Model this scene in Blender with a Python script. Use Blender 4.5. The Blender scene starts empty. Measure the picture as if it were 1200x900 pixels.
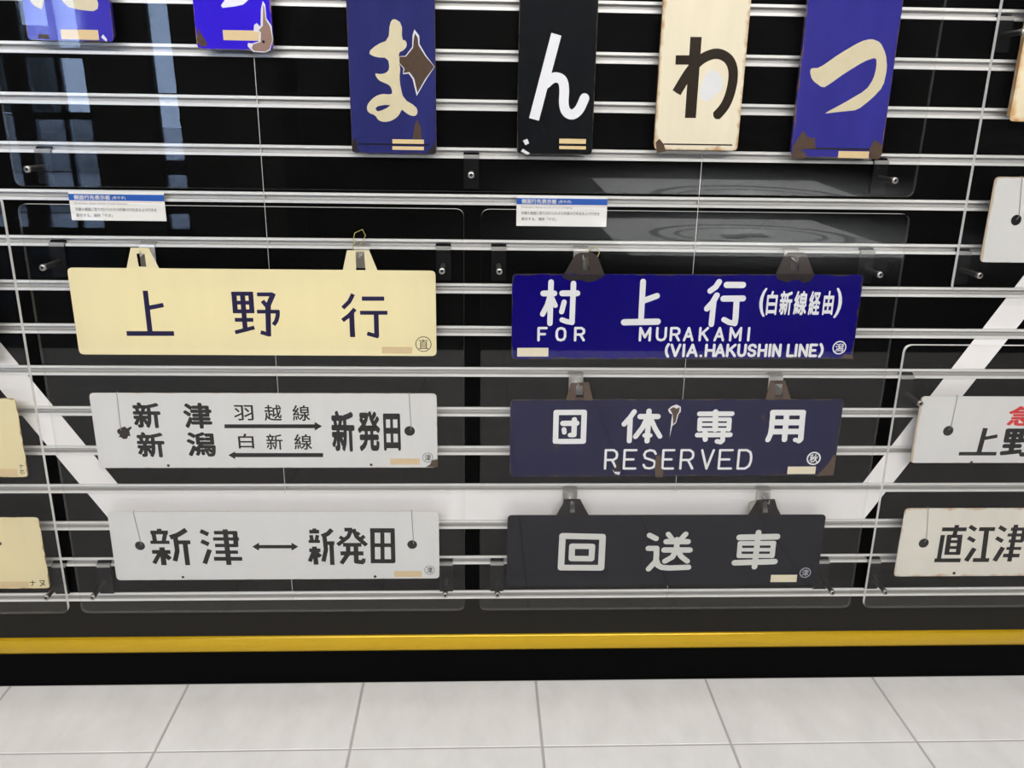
import bpy, bmesh, math, random
from mathutils import Matrix, Vector
C = bpy.context.scene.collection
SC = bpy.context.scene

# ---------------------------------------------------------------- camera
cam_d = bpy.data.cameras.new('camera'); cam = bpy.data.objects.new('camera', cam_d); C.objects.link(cam)
YAW, PITCH, ROLL = math.radians(2.392), math.radians(17.75), math.radians(0.92)
fwd = Vector((math.sin(YAW)*math.cos(PITCH), math.cos(YAW)*math.cos(PITCH), -math.sin(PITCH)))
rt = Vector((math.cos(YAW), -math.sin(YAW), 0)); up = rt.cross(fwd)
r2 = rt*math.cos(ROLL)+up*math.sin(ROLL); u2 = up*math.cos(ROLL)-rt*math.sin(ROLL)
cam.matrix_world = Matrix(((r2.x, u2.x, -fwd.x, 0), (r2.y, u2.y, -fwd.y, -1.4373), (r2.z, u2.z, -fwd.z, 1.0818), (0, 0, 0, 1)))
cam_d.sensor_width = 36; cam_d.lens = 30.0; cam_d.clip_start = .02
SC.camera = cam
SC.view_settings.view_transform = 'Standard'; SC.view_settings.look = 'None'
SC.view_settings.gamma = 1; SC.view_settings.use_curve_mapping = False
SC.view_settings.exposure = -0.75

# ---------------------------------------------------------------- world: daylight outside the hall
wd = bpy.data.worlds.new('daylight'); SC.world = wd; wd.use_nodes = True
bg = wd.node_tree.nodes['Background']; bg.inputs[0].default_value = (.52, .68, 1.0, 1); bg.inputs[1].default_value = 21.0

def area(name, loc, rot, sx, sy, watts, col=(1, .97, .935)):
    d = bpy.data.lights.new(name, 'AREA'); d.shape = 'RECTANGLE'; d.size = sx; d.size_y = sy; d.energy = watts; d.color = col
    o = bpy.data.objects.new(name, d); C.objects.link(o); o.location = loc; o.rotation_euler = rot
    return o
area('ceiling_and_fill_light', (0, -1.75, 2.66), (math.radians(12), 0, 0), 4.6, 1.0, 66)
area('ceiling_and_fill_light', (0, -3.4, 2.6), (math.radians(55), 0, 0), 4.6, 1.2, 330)  # added frontal fill, tilted towards the wall to brighten the signs
area('lobby_daylight_fill', (2.6, -6.9, 2.66), (0, 0, 0), 2.2, 2.0, 2200, (.95, .97, 1)).data.spread = math.radians(70)  # added lamp standing in for daylight on the lobby floor
for lx in (-1.47, -.83, -.265, .51, 1.87, 2.9, -2.6):
    d = bpy.data.lights.new('downlight', 'SPOT'); d.energy = 16; d.spot_size = math.radians(100); d.spot_blend = .6
    d.shadow_soft_size = .035; d.color = (1, .93, .82)
    o = bpy.data.objects.new('downlight', d); C.objects.link(o); o.location = (lx, -1.0, 2.6)

# ---------------------------------------------------------------- materials
MATS = {}
def nodes(name):
    m = bpy.data.materials.new(name); m.use_nodes = True
    nt = m.node_tree; return m, nt, nt.nodes['Principled BSDF']
def flat(name, col, rough=.5, metal=0, spec=.5, coat=0, var=0, scale=40):
    m, nt, b = nodes(name)
    b.inputs['Base Color'].default_value = (*col, 1); b.inputs['Roughness'].default_value = rough
    b.inputs['Metallic'].default_value = metal; b.inputs['Specular IOR Level'].default_value = spec
    b.inputs['Coat Weight'].default_value = coat; b.inputs['Coat Roughness'].default_value = .06
    if var:
        tc = nt.nodes.new('ShaderNodeTexCoord'); n = nt.nodes.new('ShaderNodeTexNoise'); n.inputs['Scale'].default_value = scale
        n.inputs['Detail'].default_value = 4
        mx = nt.nodes.new('ShaderNodeMix'); mx.data_type = 'RGBA'
        mx.inputs[6].default_value = (*[c*(1-var) for c in col], 1); mx.inputs[7].default_value = (*[min(1, c*(1+var*.5)) for c in col], 1)
        nt.links.new(tc.outputs['Object'], n.inputs['Vector']); nt.links.new(n.outputs['Fac'], mx.inputs[0])
        nt.links.new(mx.outputs[2], b.inputs['Base Color'])
    MATS[name] = m; return m
def enamel(name, col, rim, w, h, rimw=.006, amount=.5, rough=.3, coat=.6, streak=.06, soft=1.6):
    """painted plate: base colour with faint streaks, worn and rusted along its outline (object coordinates, origin at bottom centre)"""
    m, nt, b = nodes(name); N = nt.nodes.new; Lk = nt.links.new
    tc = N('ShaderNodeTexCoord'); sp = N('ShaderNodeSeparateXYZ'); Lk(tc.outputs['Object'], sp.inputs[0])
    def mth(op, a, bb=None, clamp=False):
        n = N('ShaderNodeMath'); n.operation = op; n.use_clamp = clamp
        for i, v in enumerate((a, bb)):
            if v is None: continue
            if isinstance(v, (int, float)): n.inputs[i].default_value = v
            else: Lk(v, n.inputs[i])
        return n.outputs[0]
    dx = mth('SUBTRACT', w/2, mth('ABSOLUTE', sp.outputs['X']))
    dz = mth('SUBTRACT', h/2, mth('ABSOLUTE', mth('SUBTRACT', sp.outputs['Z'], h/2)))
    ed = mth('MINIMUM', dx, dz)
    ns = N('ShaderNodeTexNoise'); ns.inputs['Scale'].default_value = 45; ns.inputs['Detail'].default_value = 6; Lk(tc.outputs['Object'], ns.inputs['Vector'])
    lim = mth('MULTIPLY', mth('ADD', mth('SUBTRACT', ns.outputs['Fac'], .5), amount*.35), rimw*4.5)
    fac = mth('MULTIPLY', mth('SUBTRACT', lim, ed), soft/rimw, True)
    fac = mth('ADD', mth('MULTIPLY', fac, 1.0), 0, True)
    mp = N('ShaderNodeMapping'); mp.inputs['Scale'].default_value = (30, 1, 5); Lk(tc.outputs['Object'], mp.inputs[0])
    n2 = N('ShaderNodeTexNoise'); n2.inputs['Scale'].default_value = 1.2; n2.inputs['Detail'].default_value = 5; Lk(mp.outputs[0], n2.inputs['Vector'])
    m1 = N('ShaderNodeMix'); m1.data_type = 'RGBA'; Lk(n2.outputs['Fac'], m1.inputs[0])
    m1.inputs[6].default_value = (*[c*(1-streak*1.5) for c in col], 1); m1.inputs[7].default_value = (*[min(1, c*(1+streak)) for c in col], 1)
    m2 = N('ShaderNodeMix'); m2.data_type = 'RGBA'; Lk(fac, m2.inputs[0]); Lk(m1.outputs[2], m2.inputs[6]); m2.inputs[7].default_value = (*rim, 1)
    Lk(m2.outputs[2], b.inputs['Base Color'])
    b.inputs['Roughness'].default_value = rough; b.inputs['Coat Weight'].default_value = coat; b.inputs['Coat Roughness'].default_value = .05; b.inputs['Coat IOR'].default_value = 1.4
    b.inputs['Specular IOR Level'].default_value = .06
    MATS[name] = m; return m
flat('ink_navy', (.018, .015, .06), .45, spec=.12); flat('ink_dark', (.03, .03, .04), .5, spec=.12); flat('ink_black', (.012, .011, .011), .5, spec=.1)
flat('ink_red', (.55, .03, .03), .4, spec=.2); flat('ink_brown', (.024, .017, .011), .5, spec=.1)
flat('enamel_white', (.78, .78, .76), .3, var=.04); flat('enamel_grey_white', (.62, .62, .58), .35, var=.05); flat('enamel_dull', (.33, .35, .38), .4)
flat('paint_white', (.82, .82, .85), .35); flat('enamel_cream', (.68, .6, .38), .35, var=.12, scale=60)
flat('chip_white', (.72, .72, .74), .4, var=.1); flat('rust_dark', (.028, .022, .02), .6, spec=.1, var=.4, scale=120)
flat('rust_brown', (.095, .062, .042), .65, spec=.1, var=.3, scale=150); flat('rust_pink', (.3, .18, .13), .6, var=.25, scale=90)
flat('tape_tan', (.62, .47, .27), .5, var=.06); flat('tape_cream', (.74, .66, .48), .5, var=.05); flat('tape_gold', (.72, .54, .27), .5, var=.06)
flat('black_slat', (.0012, .0012, .0012), .5, spec=.03); flat('black_back', (.003, .003, .003), .8, spec=.05)
flat('plinth', (.009, .0075, .0052), .35, spec=.2); flat('kick', (.0013, .0013, .0014), .5, spec=.03)
flat('aluminium', (.74, .735, .71), .4, .4, var=.02, scale=3); flat('aluminium_slot_shade', (.50, .49, .475), .5, .4)  # slot copy is darker: shade inside the channel put into the colour
flat('yellow_trim', (.52, .325, .007), .22, .35)
flat('vinyl_white', (.74, .72, .71), .45)
flat('bracket', (.004, .004, .0045), .4, spec=.12); flat('bracket_clip', (.34, .335, .32), .4, .4); flat('steel', (.60, .59, .56), .28, .7); flat('dull_steel', (.36, .35, .33), .35, 1.0)
flat('hole_dark', (.004, .004, .004), .9); flat('thread_grey', (.28, .27, .26), .5); flat('tie_yellow', (.5, .45, .12), .5)
flat('card', (.78, .77, .73), .45); flat('card_blue', (.005, .085, .42), .4); flat('card_ink', (.12, .11, .11), .6); flat('card_rule', (.55, .36, .36), .6)
flat('grout', (.36, .35, .34), .8); flat('hall_dark', (.03, .03, .032), .8); flat('hall_ceiling', (.45, .45, .45), .8); flat('hall_grey', (.16, .16, .16), .8)
flat('hall_tan', (.5, .47, .41), .7); flat('carpet', (.015, .015, .015), .95); flat('window_metal', (.25, .27, .3), .4, .6); flat('table_top', (.3, .3, .28), .35); flat('table_dark', (.03, .03, .03), .5)
flat('outside_dark', (.10, .12, .12), .7); flat('outside_grey', (.78, .8, .83), .7); flat('outside_pave', (.6, .61, .63), .8); flat('lobby_floor', (.6, .6, .57), .75)
flat('lamp_white', (.8, .8, .8), .5)
def tile_material():
    m, nt, b = nodes('floor_tile'); N = nt.nodes.new; Lk = nt.links.new
    g = N('ShaderNodeNewGeometry'); mp = N('ShaderNodeMapping'); mp.inputs['Scale'].default_value = (7, 3.5, 1); Lk(g.outputs['Position'], mp.inputs[0])
    n = N('ShaderNodeTexNoise'); n.inputs['Scale'].default_value = 2.2; n.inputs['Detail'].default_value = 8; n.inputs['Roughness'].default_value = .6; Lk(mp.outputs[0], n.inputs['Vector'])
    r = N('ShaderNodeValToRGB'); r.color_ramp.elements[0].position = .3; r.color_ramp.elements[0].color = (.59, .585, .58, 1)
    r.color_ramp.elements[1].position = .72; r.color_ramp.elements[1].color = (.685, .68, .675, 1)
    Lk(n.outputs['Fac'], r.inputs[0]); Lk(r.outputs[0], b.inputs['Base Color']); b.inputs['Roughness'].default_value = .62; b.inputs['Specular IOR Level'].default_value = .3
    MATS['floor_tile'] = m
tile_material()
def clear_material(name, tint, edge=False):
    m = bpy.data.materials.new(name); m.use_nodes = True; nt = m.node_tree; nt.nodes.clear(); N = nt.nodes.new; Lk = nt.links.new
    out = N('ShaderNodeOutputMaterial'); mx = N('ShaderNodeMixShader'); tr = N('ShaderNodeBsdfTransparent'); tr.inputs[0].default_value = (*tint, 1)
    if edge:
        g = N('ShaderNodeBsdfPrincipled'); g.inputs['Base Color'].default_value = (.95, .95, .92, 1); g.inputs['Roughness'].default_value = .25
        geo = N('ShaderNodeNewGeometry'); mm = N('ShaderNodeMapRange'); mm.inputs[3].default_value = .9; mm.inputs[4].default_value = .10
        Lk(geo.outputs['Backfacing'], mm.inputs[0]); Lk(mm.outputs[0], mx.inputs[0])
        Lk(tr.outputs[0], mx.inputs[1]); Lk(g.outputs[0], mx.inputs[2])
    else:
        g = N('ShaderNodeBsdfGlossy'); g.inputs['Roughness'].default_value = .004; g.inputs[0].default_value = (1, 1, 1, 1)
        f = N('ShaderNodeFresnel'); f.inputs[0].default_value = 1.285
        Lk(f.outputs[0], mx.inputs[0]); Lk(tr.outputs[0], mx.inputs[1]); Lk(g.outputs[0], mx.inputs[2])
    Lk(mx.outputs[0], out.inputs[0]); MATS[name] = m
clear_material('acrylic', (.985, .985, .985)); clear_material('acrylic_edge', (1, 1, 1), True); clear_material('window_glass', (.95, .97, .98))
M = MATS

# ---------------------------------------------------------------- helpers
def link(name, me, mat=None, parent=None, loc=None, rot=None):
    o = bpy.data.objects.new(name, me); C.objects.link(o)
    if mat is not None and len(me.materials) == 0: me.materials.append(mat)
    if parent is not None: o.parent = parent
    if loc: o.location = loc
    if rot: o.rotation_euler = rot
    return o
def thing(o, label, cat, group=None):
    o['label'] = label; o['category'] = cat
    if group: o['group'] = group
    return o
def empty(name, loc=(0, 0, 0), rot=(0, 0, 0)):
    o = bpy.data.objects.new(name, None); C.objects.link(o); o.location = loc; o.rotation_euler = rot; o.empty_display_size = .05; return o
def add_box(bm, x0, x1, y0, y1, z0, z1):
    vs = [bm.verts.new((x, y, z)) for x in (x0, x1) for y in (y0, y1) for z in (z0, z1)]
    for f in ((0, 1, 3, 2), (4, 6, 7, 5), (0, 4, 5, 1), (2, 3, 7, 6), (0, 2, 6, 4), (1, 5, 7, 3)): bm.faces.new([vs[i] for i in f])
def mesh_of(name, bm, smooth=False):
    bmesh.ops.recalc_face_normals(bm, faces=bm.faces)
    me = bpy.data.meshes.new(name); bm.to_mesh(me); bm.free()
    if smooth:
        for p in me.polygons: p.use_smooth = True
    return me
def box(name, mat, x0, x1, y0, y1, z0, z1, parent=None, bevel=0):
    bm = bmesh.new(); add_box(bm, x0, x1, y0, y1, z0, z1)
    if bevel: bmesh.ops.bevel(bm, geom=bm.edges[:], offset=bevel, segments=2, affect='EDGES')
    return link(name, mesh_of(name, bm), M[mat], parent)
def profile(name, pts, x0, x1, closed=True):
    """extrude a (y, z) outline along x"""
    bm = bmesh.new(); a = [bm.verts.new((x0, y, z)) for y, z in pts]; b = [bm.verts.new((x1, y, z)) for y, z in pts]; n = len(pts)
    for i in range(n if closed else n-1): j = (i+1) % n; bm.faces.new((a[i], a[j], b[j], b[i]))
    if closed: bm.faces.new(a[::-1]); bm.faces.new(b)
    return mesh_of(name, bm)
def tube(name, pts, r, sides=8, cyclic=False):
    cu = bpy.data.curves.new(name, 'CURVE'); cu.dimensions = '3D'; cu.bevel_depth = r; cu.bevel_resolution = max(0, sides//4-1); cu.use_fill_caps = True
    s = cu.splines.new('POLY'); s.points.add(len(pts)-1); s.use_cyclic_u = cyclic
    for q, p_ in zip(s.points, pts): q.co = (*p_, 1)
    me = to_mesh(cu)
    for p_ in me.polygons: p_.use_smooth = True
    return me
def to_mesh(cu):
    o = bpy.data.objects.new('tmp', cu); C.objects.link(o)
    me = bpy.data.meshes.new_from_object(o.evaluated_get(bpy.context.evaluated_depsgraph_get()))
    bpy.data.objects.remove(o); bpy.data.curves.remove(cu); me.materials.clear(); return me
def shape2d(name, loops, thick=0.0, bevel=0.0):
    """filled outline(s) in x-z, metres; front at y=0, back at y=+thick"""
    cu = bpy.data.curves.new(name, 'CURVE'); cu.dimensions = '2D'; cu.fill_mode = 'BOTH'; cu.extrude = max(0, thick/2-bevel); cu.bevel_depth = bevel; cu.bevel_resolution = 1
    cu.offset = -bevel
    for lp in loops:
        s = cu.splines.new('POLY'); s.points.add(len(lp)-1); s.use_cyclic_u = True
        for q, p_ in zip(s.points, lp): q.co = (p_[0], p_[1], 0, 1)
    me = to_mesh(cu)
    me.transform(Matrix.Translation((0, thick/2, 0)) @ Matrix.Rotation(math.pi/2, 4, 'X'))
    return me
def chamfer(pts, r, n=4):
    """round the corners of a polygon"""
    out = []; N_ = len(pts)
    for i in range(N_):
        p0, p1, p2 = Vector(pts[i-1]), Vector(pts[i]), Vector(pts[(i+1) % N_]); a = (p0-p1); b = (p2-p1)
        rr = min(r, a.length*.45, b.length*.45); A = p1+a.normalized()*rr; B = p1+b.normalized()*rr
        for k in range(n+1):
            t = k/n; out.append(tuple(A*(1-t)**2+p1*2*t*(1-t)+B*t*t))
    return out
def strokes_mesh(name, sts):
    bm = bmesh.new(); lv = [0.0]
    def Y():
        lv[0] -= 3e-6; return lv[0]
    for w, pts, cap in sts:
        w = w/1000; P = [Vector((x/1000, z/1000)) for x, z in pts]
        for a, b in zip(P, P[1:]):
            t = (b-a); 
            if t.length < 1e-6: continue
            t.normalize(); n = Vector((-t.y, t.x))*w/2
            y = Y(); bm.faces.new([bm.verts.new((q.x, y, q.y)) for q in (a-n, b-n, b+n, a+n)])
        for i, q in enumerate(P):
            if cap == 'r' or 0 < i < len(P)-1:
                k0 = Y()
                vs = [bm.verts.new((q.x+w/2*math.cos(k*math.tau/14), k0, q.y+w/2*math.sin(k*math.tau/14))) for k in range(14)]
                bm.faces.new(vs)
    me = bpy.data.meshes.new(name)
    for f in bm.faces:
        f.normal_update()
        if f.normal.y > 0: f.normal_flip()
    bm.to_mesh(me); bm.free(); return me
def glyph_mesh(ch, bold, x0, z0, x1, z1):
    cu = bpy.data.curves.new('glyph', 'FONT'); cu.body = ch; cu.size = 1; cu.resolution_u = 3; cu.fill_mode = 'FRONT'
    me = to_mesh(cu); vs = [v.co.copy() for v in me.vertices]
    if not vs: return me
    a0 = min(v.x for v in vs)-bold; a1 = max(v.x for v in vs)+bold; b0 = min(v.y for v in vs)-bold; b1 = max(v.y for v in vs)+bold
    sx = (x1-x0)/max(a1-a0, 1e-6)/1000; sz = (z1-z0)/max(b1-b0, 1e-6)/1000
    offs = [(0, 0)]+([(bold*math.cos(k*math.tau/8), bold*math.sin(k*math.tau/8)) for k in range(8)] if bold > 0 else [])
    P = []; F = []
    for i, (dx, dz) in enumerate(offs):   # the stroke is thickened by overprinting slightly shifted copies
        n = len(P); P += [(x0/1000+(v.x+dx-a0)*sx, -i*4e-6, z0/1000+(v.y+dz-b0)*sz) for v in vs]
        F += [tuple(n+q for q in p_.vertices) for p_ in me.polygons]
    bpy.data.meshes.remove(me); me = bpy.data.meshes.new('lettering'); me.from_pydata(P, [], F); me.update()
    if me.polygons and me.polygons[0].normal.y > 0: me.flip_normals()
    return me
def text_mesh(s, x0, z0, width, height, bold=0):
    return glyph_mesh(s, bold, x0, z0, x0+width, z0+height)

# lettering, wear and fittings of each sign; millimetres from its lower left corner
SIGNS = {
 'ueno': dict(o=(-0.6700, 0.6805), w=0.5990, h=0.1470, rot=0.00, items=[
  ('strokes', 'ink_navy', 1, [(8.4, [(121.5, 109.9), (121.5, 38.3)], 'b'), (8.2, [(82.6, 36.9), (160.8, 37.3)], 'b'), (7.3, [(123.5, 80.9), (148.6, 86.0)], 'b')]),
  ('tab', [(95.6, 149.5), (106.1, 180.2), (134.7, 180.5), (147.7, 150.0)], [(114.2, 170.9), (127.1, 171.0), (127.9, 149.5), (115.3, 149.4)]),
  ('strokes', 'ink_navy', 1, [(8.4, [(265.6, 109.0), (265.4, 72.9)], 'b'), (8.2, [(293.1, 109.2), (292.8, 73.0)], 'b'), (6.9, [(261.2, 105.8), (296.5, 106.1)], 'b'), (6.4, [(262.0, 90.7), (296.4, 90.9)], 'b'), (6.7, [(261.5, 76.0), (296.7, 76.3)], 'b'), (8.2, [(279.4, 106.2), (279.3, 46.6)], 'b'), (6.7, [(263.4, 61.5), (294.1, 61.7)], 'b'), (6.6, [(262.0, 39.8), (294.8, 48.5)], 'b'), (6.6, [(303.3, 105.0), (329.7, 105.2)], 'b'), (8.3, [(330.5, 107.3), (320.7, 87.0), (319.9, 76.1)], 'b'), (7.1, [(311.3, 94.2), (320.3, 82.0)], 'b'), (6.4, [(301.1, 75.7), (338.2, 76.0)], 'b'), (7.0, [(335.5, 77.7), (334.9, 68.9), (331.9, 60.1), (326.8, 53.1)], 'b'), (8.8, [(319.7, 83.4), (317.3, 33.5)], 'b'), (6.9, [(304.6, 40.5), (319.9, 35.8)], 'b')]),
  ('strokes', 'ink_navy', 1, [(6.9, [(461.6, 106.7), (454.8, 93.8), (443.5, 82.8)], 'b'), (7.0, [(463.8, 81.4), (453.8, 70.4), (442.0, 61.5)], 'b'), (8.6, [(457.8, 74.4), (457.8, 32.9)], 'b'), (7.2, [(475.9, 99.1), (512.9, 99.4)], 'b'), (6.8, [(471.9, 75.0), (517.7, 75.3)], 'b'), (8.1, [(498.7, 74.7), (498.4, 33.2)], 'b'), (6.9, [(482.5, 39.2), (501.5, 34.0)], 'b')]),
  ('poly', 'tape_tan', 2, [[(506.3, 4.3), (557.7, 4.3), (557.7, 16.1), (506.3, 16.1)]], 'label_strip'),
  ('ring', 'ink_dark', 1, (577.0, 21.1), 13.6, 1.3),
  ('glyph', 'ink_dark', 1, '直', 0.0, 568.8, 12.6, 585.2, 29.6),
  ('tab', [(446.3, 146.5), (454.7, 179.6), (490.6, 179.9), (503.1, 147.0)], [(469.0, 177.5), (482.3, 177.6), (483.7, 147.0), (468.2, 146.9)]),
 ]),
 'niitsu_arrows': dict(o=(-0.6635, 0.4735), w=0.5920, h=0.1390, rot=0.05, items=[
  ('glyph', 'ink_black', 1, '新', 0.034, 69.4, 74.8, 116.5, 122.3),
  ('glyph', 'ink_black', 1, '津', 0.034, 155.1, 74.0, 203.7, 121.5),
  ('glyph', 'ink_black', 1, '新', 0.034, 69.9, 20.1, 117.4, 67.6),
  ('glyph', 'ink_black', 1, '潟', 0.034, 155.6, 21.5, 205.1, 67.7),
  ('hole', (44.2, 68.0), 5.8, (46.8, 135.6)),
  ('poly', 'rust_dark', 2, [[(46.1, 75.4), (53.2, 78.1), (56.6, 74.4), (63.9, 78.6), (64.4, 74.8), (60.0, 70.2), (60.7, 59.6), (56.9, 60.6), (54.3, 55.3), (48.4, 54.3), (43.0, 58.5), (40.0, 57.5), (43.7, 63.8)]], 'rust_patch'),
  ('dot', 'rust_dark', 2, (119.6, 4.7), 2.6, 'spot'),
  ('glyph', 'ink_black', 1, '羽', 0.012, 241.6, 89.1, 275.0, 117.5),
  ('glyph', 'ink_black', 1, '越', 0.012, 293.6, 88.5, 323.4, 118.0),
  ('glyph', 'ink_black', 1, '線', 0.012, 342.1, 88.4, 372.0, 117.5),
  ('glyph', 'ink_black', 1, '白', 0.012, 244.9, 36.7, 271.8, 64.7),
  ('glyph', 'ink_black', 1, '新', 0.012, 293.3, 34.4, 321.6, 64.1),
  ('glyph', 'ink_black', 1, '線', 0.012, 341.6, 34.4, 372.6, 63.7),
  ('poly', 'ink_black', 1, [[(223.8, 82.0), (379.1, 82.1), (379.4, 86.6), (391.8, 78.5), (378.4, 70.3), (378.7, 74.9), (223.2, 74.8)]], 'arrow'),
  ('poly', 'ink_black', 1, [[(391.0, 28.1), (237.7, 28.2), (237.9, 31.3), (225.3, 24.4), (236.7, 16.5), (237.0, 20.5), (390.6, 20.4)]], 'arrow'),
  ('glyph', 'ink_black', 1, '新', 0.036, 407.6, 30.5, 447.9, 107.4),
  ('glyph', 'ink_black', 1, '発', 0.036, 453.4, 31.1, 492.5, 107.0),
  ('glyph', 'ink_black', 1, '田', 0.036, 498.0, 32.5, 527.8, 102.4),
  ('hole', (543.7, 69.4), 9.3, (544.5, 137.9)),
  ('ring', 'ink_black', 1, (574.7, 19.2), 9.4, 0.9),
  ('glyph', 'ink_black', 1, '津', 0.01, 569.0, 13.0, 580.4, 25.3),
  ('poly', 'tape_tan', 2, [[(508.5, 5.9), (560.4, 5.9), (560.4, 17.6), (508.5, 17.6)]], 'label_strip'),
  ('dot', 'rust_dark', 2, (474.4, 5.6), 2.6, 'spot'),
  ('poly', 'rust_brown', 3, [[(570.6, 1.1), (578.3, 5.9), (582.2, 14.1), (589.8, 16.1), (592.4, 15.5), (592.2, 0.7)]], 'rust_patch'),
 ]),
 'niitsu_short': dict(o=(-0.6615, 0.2500), w=0.5910, h=0.1380, rot=0.00, items=[
  ('strokes', 'ink_black', 1, [(7.7, [(71.7, 97.5), (102.9, 97.4)], 'b'), (8.3, [(87.8, 104.9), (88.0, 96.4)], 'b'), (7.9, [(77.1, 94.4), (78.0, 78.4)], 'b'), (7.6, [(97.5, 94.3), (93.1, 78.4)], 'b'), (6.7, [(69.5, 77.7), (103.7, 77.5)], 'b'), (7.8, [(70.3, 58.2), (103.3, 58.0)], 'b'), (9.7, [(88.9, 67.5), (89.1, 30.8)], 'b'), (7.7, [(84.3, 56.3), (71.6, 34.6)], 'b'), (8.8, [(91.0, 55.0), (101.3, 43.1)], 'b'), (9.2, [(136.0, 102.7), (120.1, 92.4), (105.5, 87.3)], 'b'), (8.7, [(115.0, 91.2), (115.7, 60.1), (109.6, 39.1)], 'b'), (7.8, [(115.2, 77.5), (141.0, 77.4)], 'b'), (8.8, [(131.1, 76.9), (131.8, 30.6)], 'b')]),
  ('strokes', 'ink_black', 1, [(8.4, [(160.8, 100.3), (174.5, 93.0)], 'b'), (8.4, [(160.5, 79.9), (173.6, 72.8)], 'b'), (8.6, [(174.0, 62.4), (162.6, 33.6)], 'b'), (9.3, [(205.2, 103.2), (206.3, 30.7)], 'b'), (7.2, [(184.9, 96.6), (225.2, 96.4)], 'b'), (6.7, [(182.2, 83.9), (228.7, 83.7)], 'b'), (6.8, [(184.4, 70.7), (225.4, 70.5)], 'b'), (6.8, [(184.4, 57.1), (224.7, 56.9)], 'b'), (7.9, [(180.1, 43.5), (231.2, 43.2)], 'b'), (8.8, [(222.4, 99.0), (222.2, 68.7)], 'b')]),
  ('hole', (49.9, 70.3), 9.1, (46.3, 136.1)),
  ('dot', 'rust_dark', 2, (120.5, 6.0), 2.6, 'spot'),
  ('strokes', 'ink_black', 1, [(7.6, [(355.9, 97.9), (373.7, 97.9)], 'b'), (6.8, [(365.5, 104.4), (365.3, 96.2)], 'b'), (6.9, [(358.6, 91.0), (359.8, 80.6)], 'b'), (6.7, [(370.3, 91.0), (367.9, 80.6)], 'b'), (6.3, [(353.5, 78.2), (374.2, 78.1)], 'b'), (7.7, [(353.7, 60.1), (374.2, 60.0)], 'b'), (8.7, [(363.4, 67.7), (364.8, 30.5)], 'b'), (7.4, [(361.7, 57.9), (353.4, 36.9)], 'b'), (8.1, [(365.3, 56.2), (373.5, 46.6)], 'b'), (8.5, [(397.0, 102.3), (388.9, 93.3), (377.8, 88.5)], 'b'), (8.1, [(382.6, 90.9), (384.2, 61.3), (378.3, 36.7)], 'b'), (7.7, [(383.3, 74.6), (400.3, 74.5)], 'b'), (8.1, [(394.7, 73.5), (394.4, 29.6)], 'b')]),
  ('strokes', 'ink_black', 1, [(7.6, [(419.5, 101.8), (434.0, 101.8)], 'b'), (7.6, [(432.5, 102.8), (425.7, 87.3), (405.7, 70.7)], 'b'), (6.8, [(410.2, 87.3), (417.7, 82.1)], 'b'), (7.8, [(435.6, 102.8), (441.1, 87.2), (458.4, 69.7)], 'b'), (7.1, [(446.1, 95.8), (438.7, 88.3)], 'b'), (7.1, [(455.1, 88.9), (447.1, 81.3)], 'b'), (7.7, [(415.6, 71.0), (449.2, 70.8)], 'b'), (8.4, [(410.2, 53.5), (452.2, 53.3)], 'b'), (8.2, [(424.9, 69.9), (424.2, 52.4), (410.8, 32.3)], 'b'), (8.7, [(438.9, 69.8), (438.5, 36.4), (452.2, 34.6)], 'b'), (6.9, [(450.9, 33.5), (452.5, 42.7)], 'b')]),
  ('strokes', 'ink_black', 1, [(9.0, [(465.7, 99.9), (510.3, 99.7)], 'b'), (8.1, [(470.1, 102.7), (468.7, 34.5)], 'b'), (8.1, [(506.6, 102.5), (506.3, 34.3)], 'b'), (8.5, [(464.8, 37.0), (508.6, 36.7)], 'b'), (7.7, [(467.8, 70.0), (507.3, 69.8)], 'b'), (7.5, [(488.1, 102.6), (486.6, 34.4)], 'b')]),
  ('poly', 'ink_black', 1, [[(251.1, 67.9), (264.1, 76.2), (263.7, 71.3), (322.2, 71.1), (322.5, 75.9), (334.4, 67.5), (321.5, 59.2), (321.8, 64.1), (263.2, 64.4), (262.8, 59.5)]], 'arrow'),
  ('hole', (541.6, 70.4), 9.1, (542.0, 136.7)),
  ('ring', 'ink_black', 1, (572.7, 17.8), 9.5, 0.9),
  ('glyph', 'ink_black', 1, '津', 0.01, 567.1, 11.4, 578.4, 24.3),
  ('poly', 'tape_tan', 2, [[(507.3, 3.8), (558.4, 3.8), (558.4, 16.3), (507.3, 16.3)]], 'label_strip'),
  ('dot', 'rust_dark', 2, (471.8, 4.9), 2.8, 'spot'),
 ]),
 'murakami': dict(o=(0.0570, 0.6755), w=0.5950, h=0.1480, rot=0.35, items=[
  ('strokes', 'enamel_white', 1, [(9.3, [(65.2, 134.2), (64.9, 63.4)], 'r'), (10.0, [(52.6, 114.9), (71.0, 114.9)], 'r'), (9.1, [(64.2, 110.8), (60.2, 95.4), (52.2, 79.5)], 'r'), (8.0, [(68.0, 106.0), (73.5, 94.3)], 'r'), (10.0, [(84.5, 115.2), (109.8, 115.3)], 'r'), (9.3, [(102.9, 131.9), (102.4, 65.1)], 'r'), (8.8, [(85.4, 69.5), (93.9, 66.4), (102.4, 65.1)], 'r'), (8.7, [(88.1, 100.3), (84.3, 83.5)], 'r')]),
  ('strokes', 'enamel_white', 1, [(4.3, [(46.0, 33.8), (46.0, 55.1), (59.2, 55.1)], 'r'), (4.3, [(46.0, 44.5), (56.6, 44.5)], 'r')]),
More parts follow.
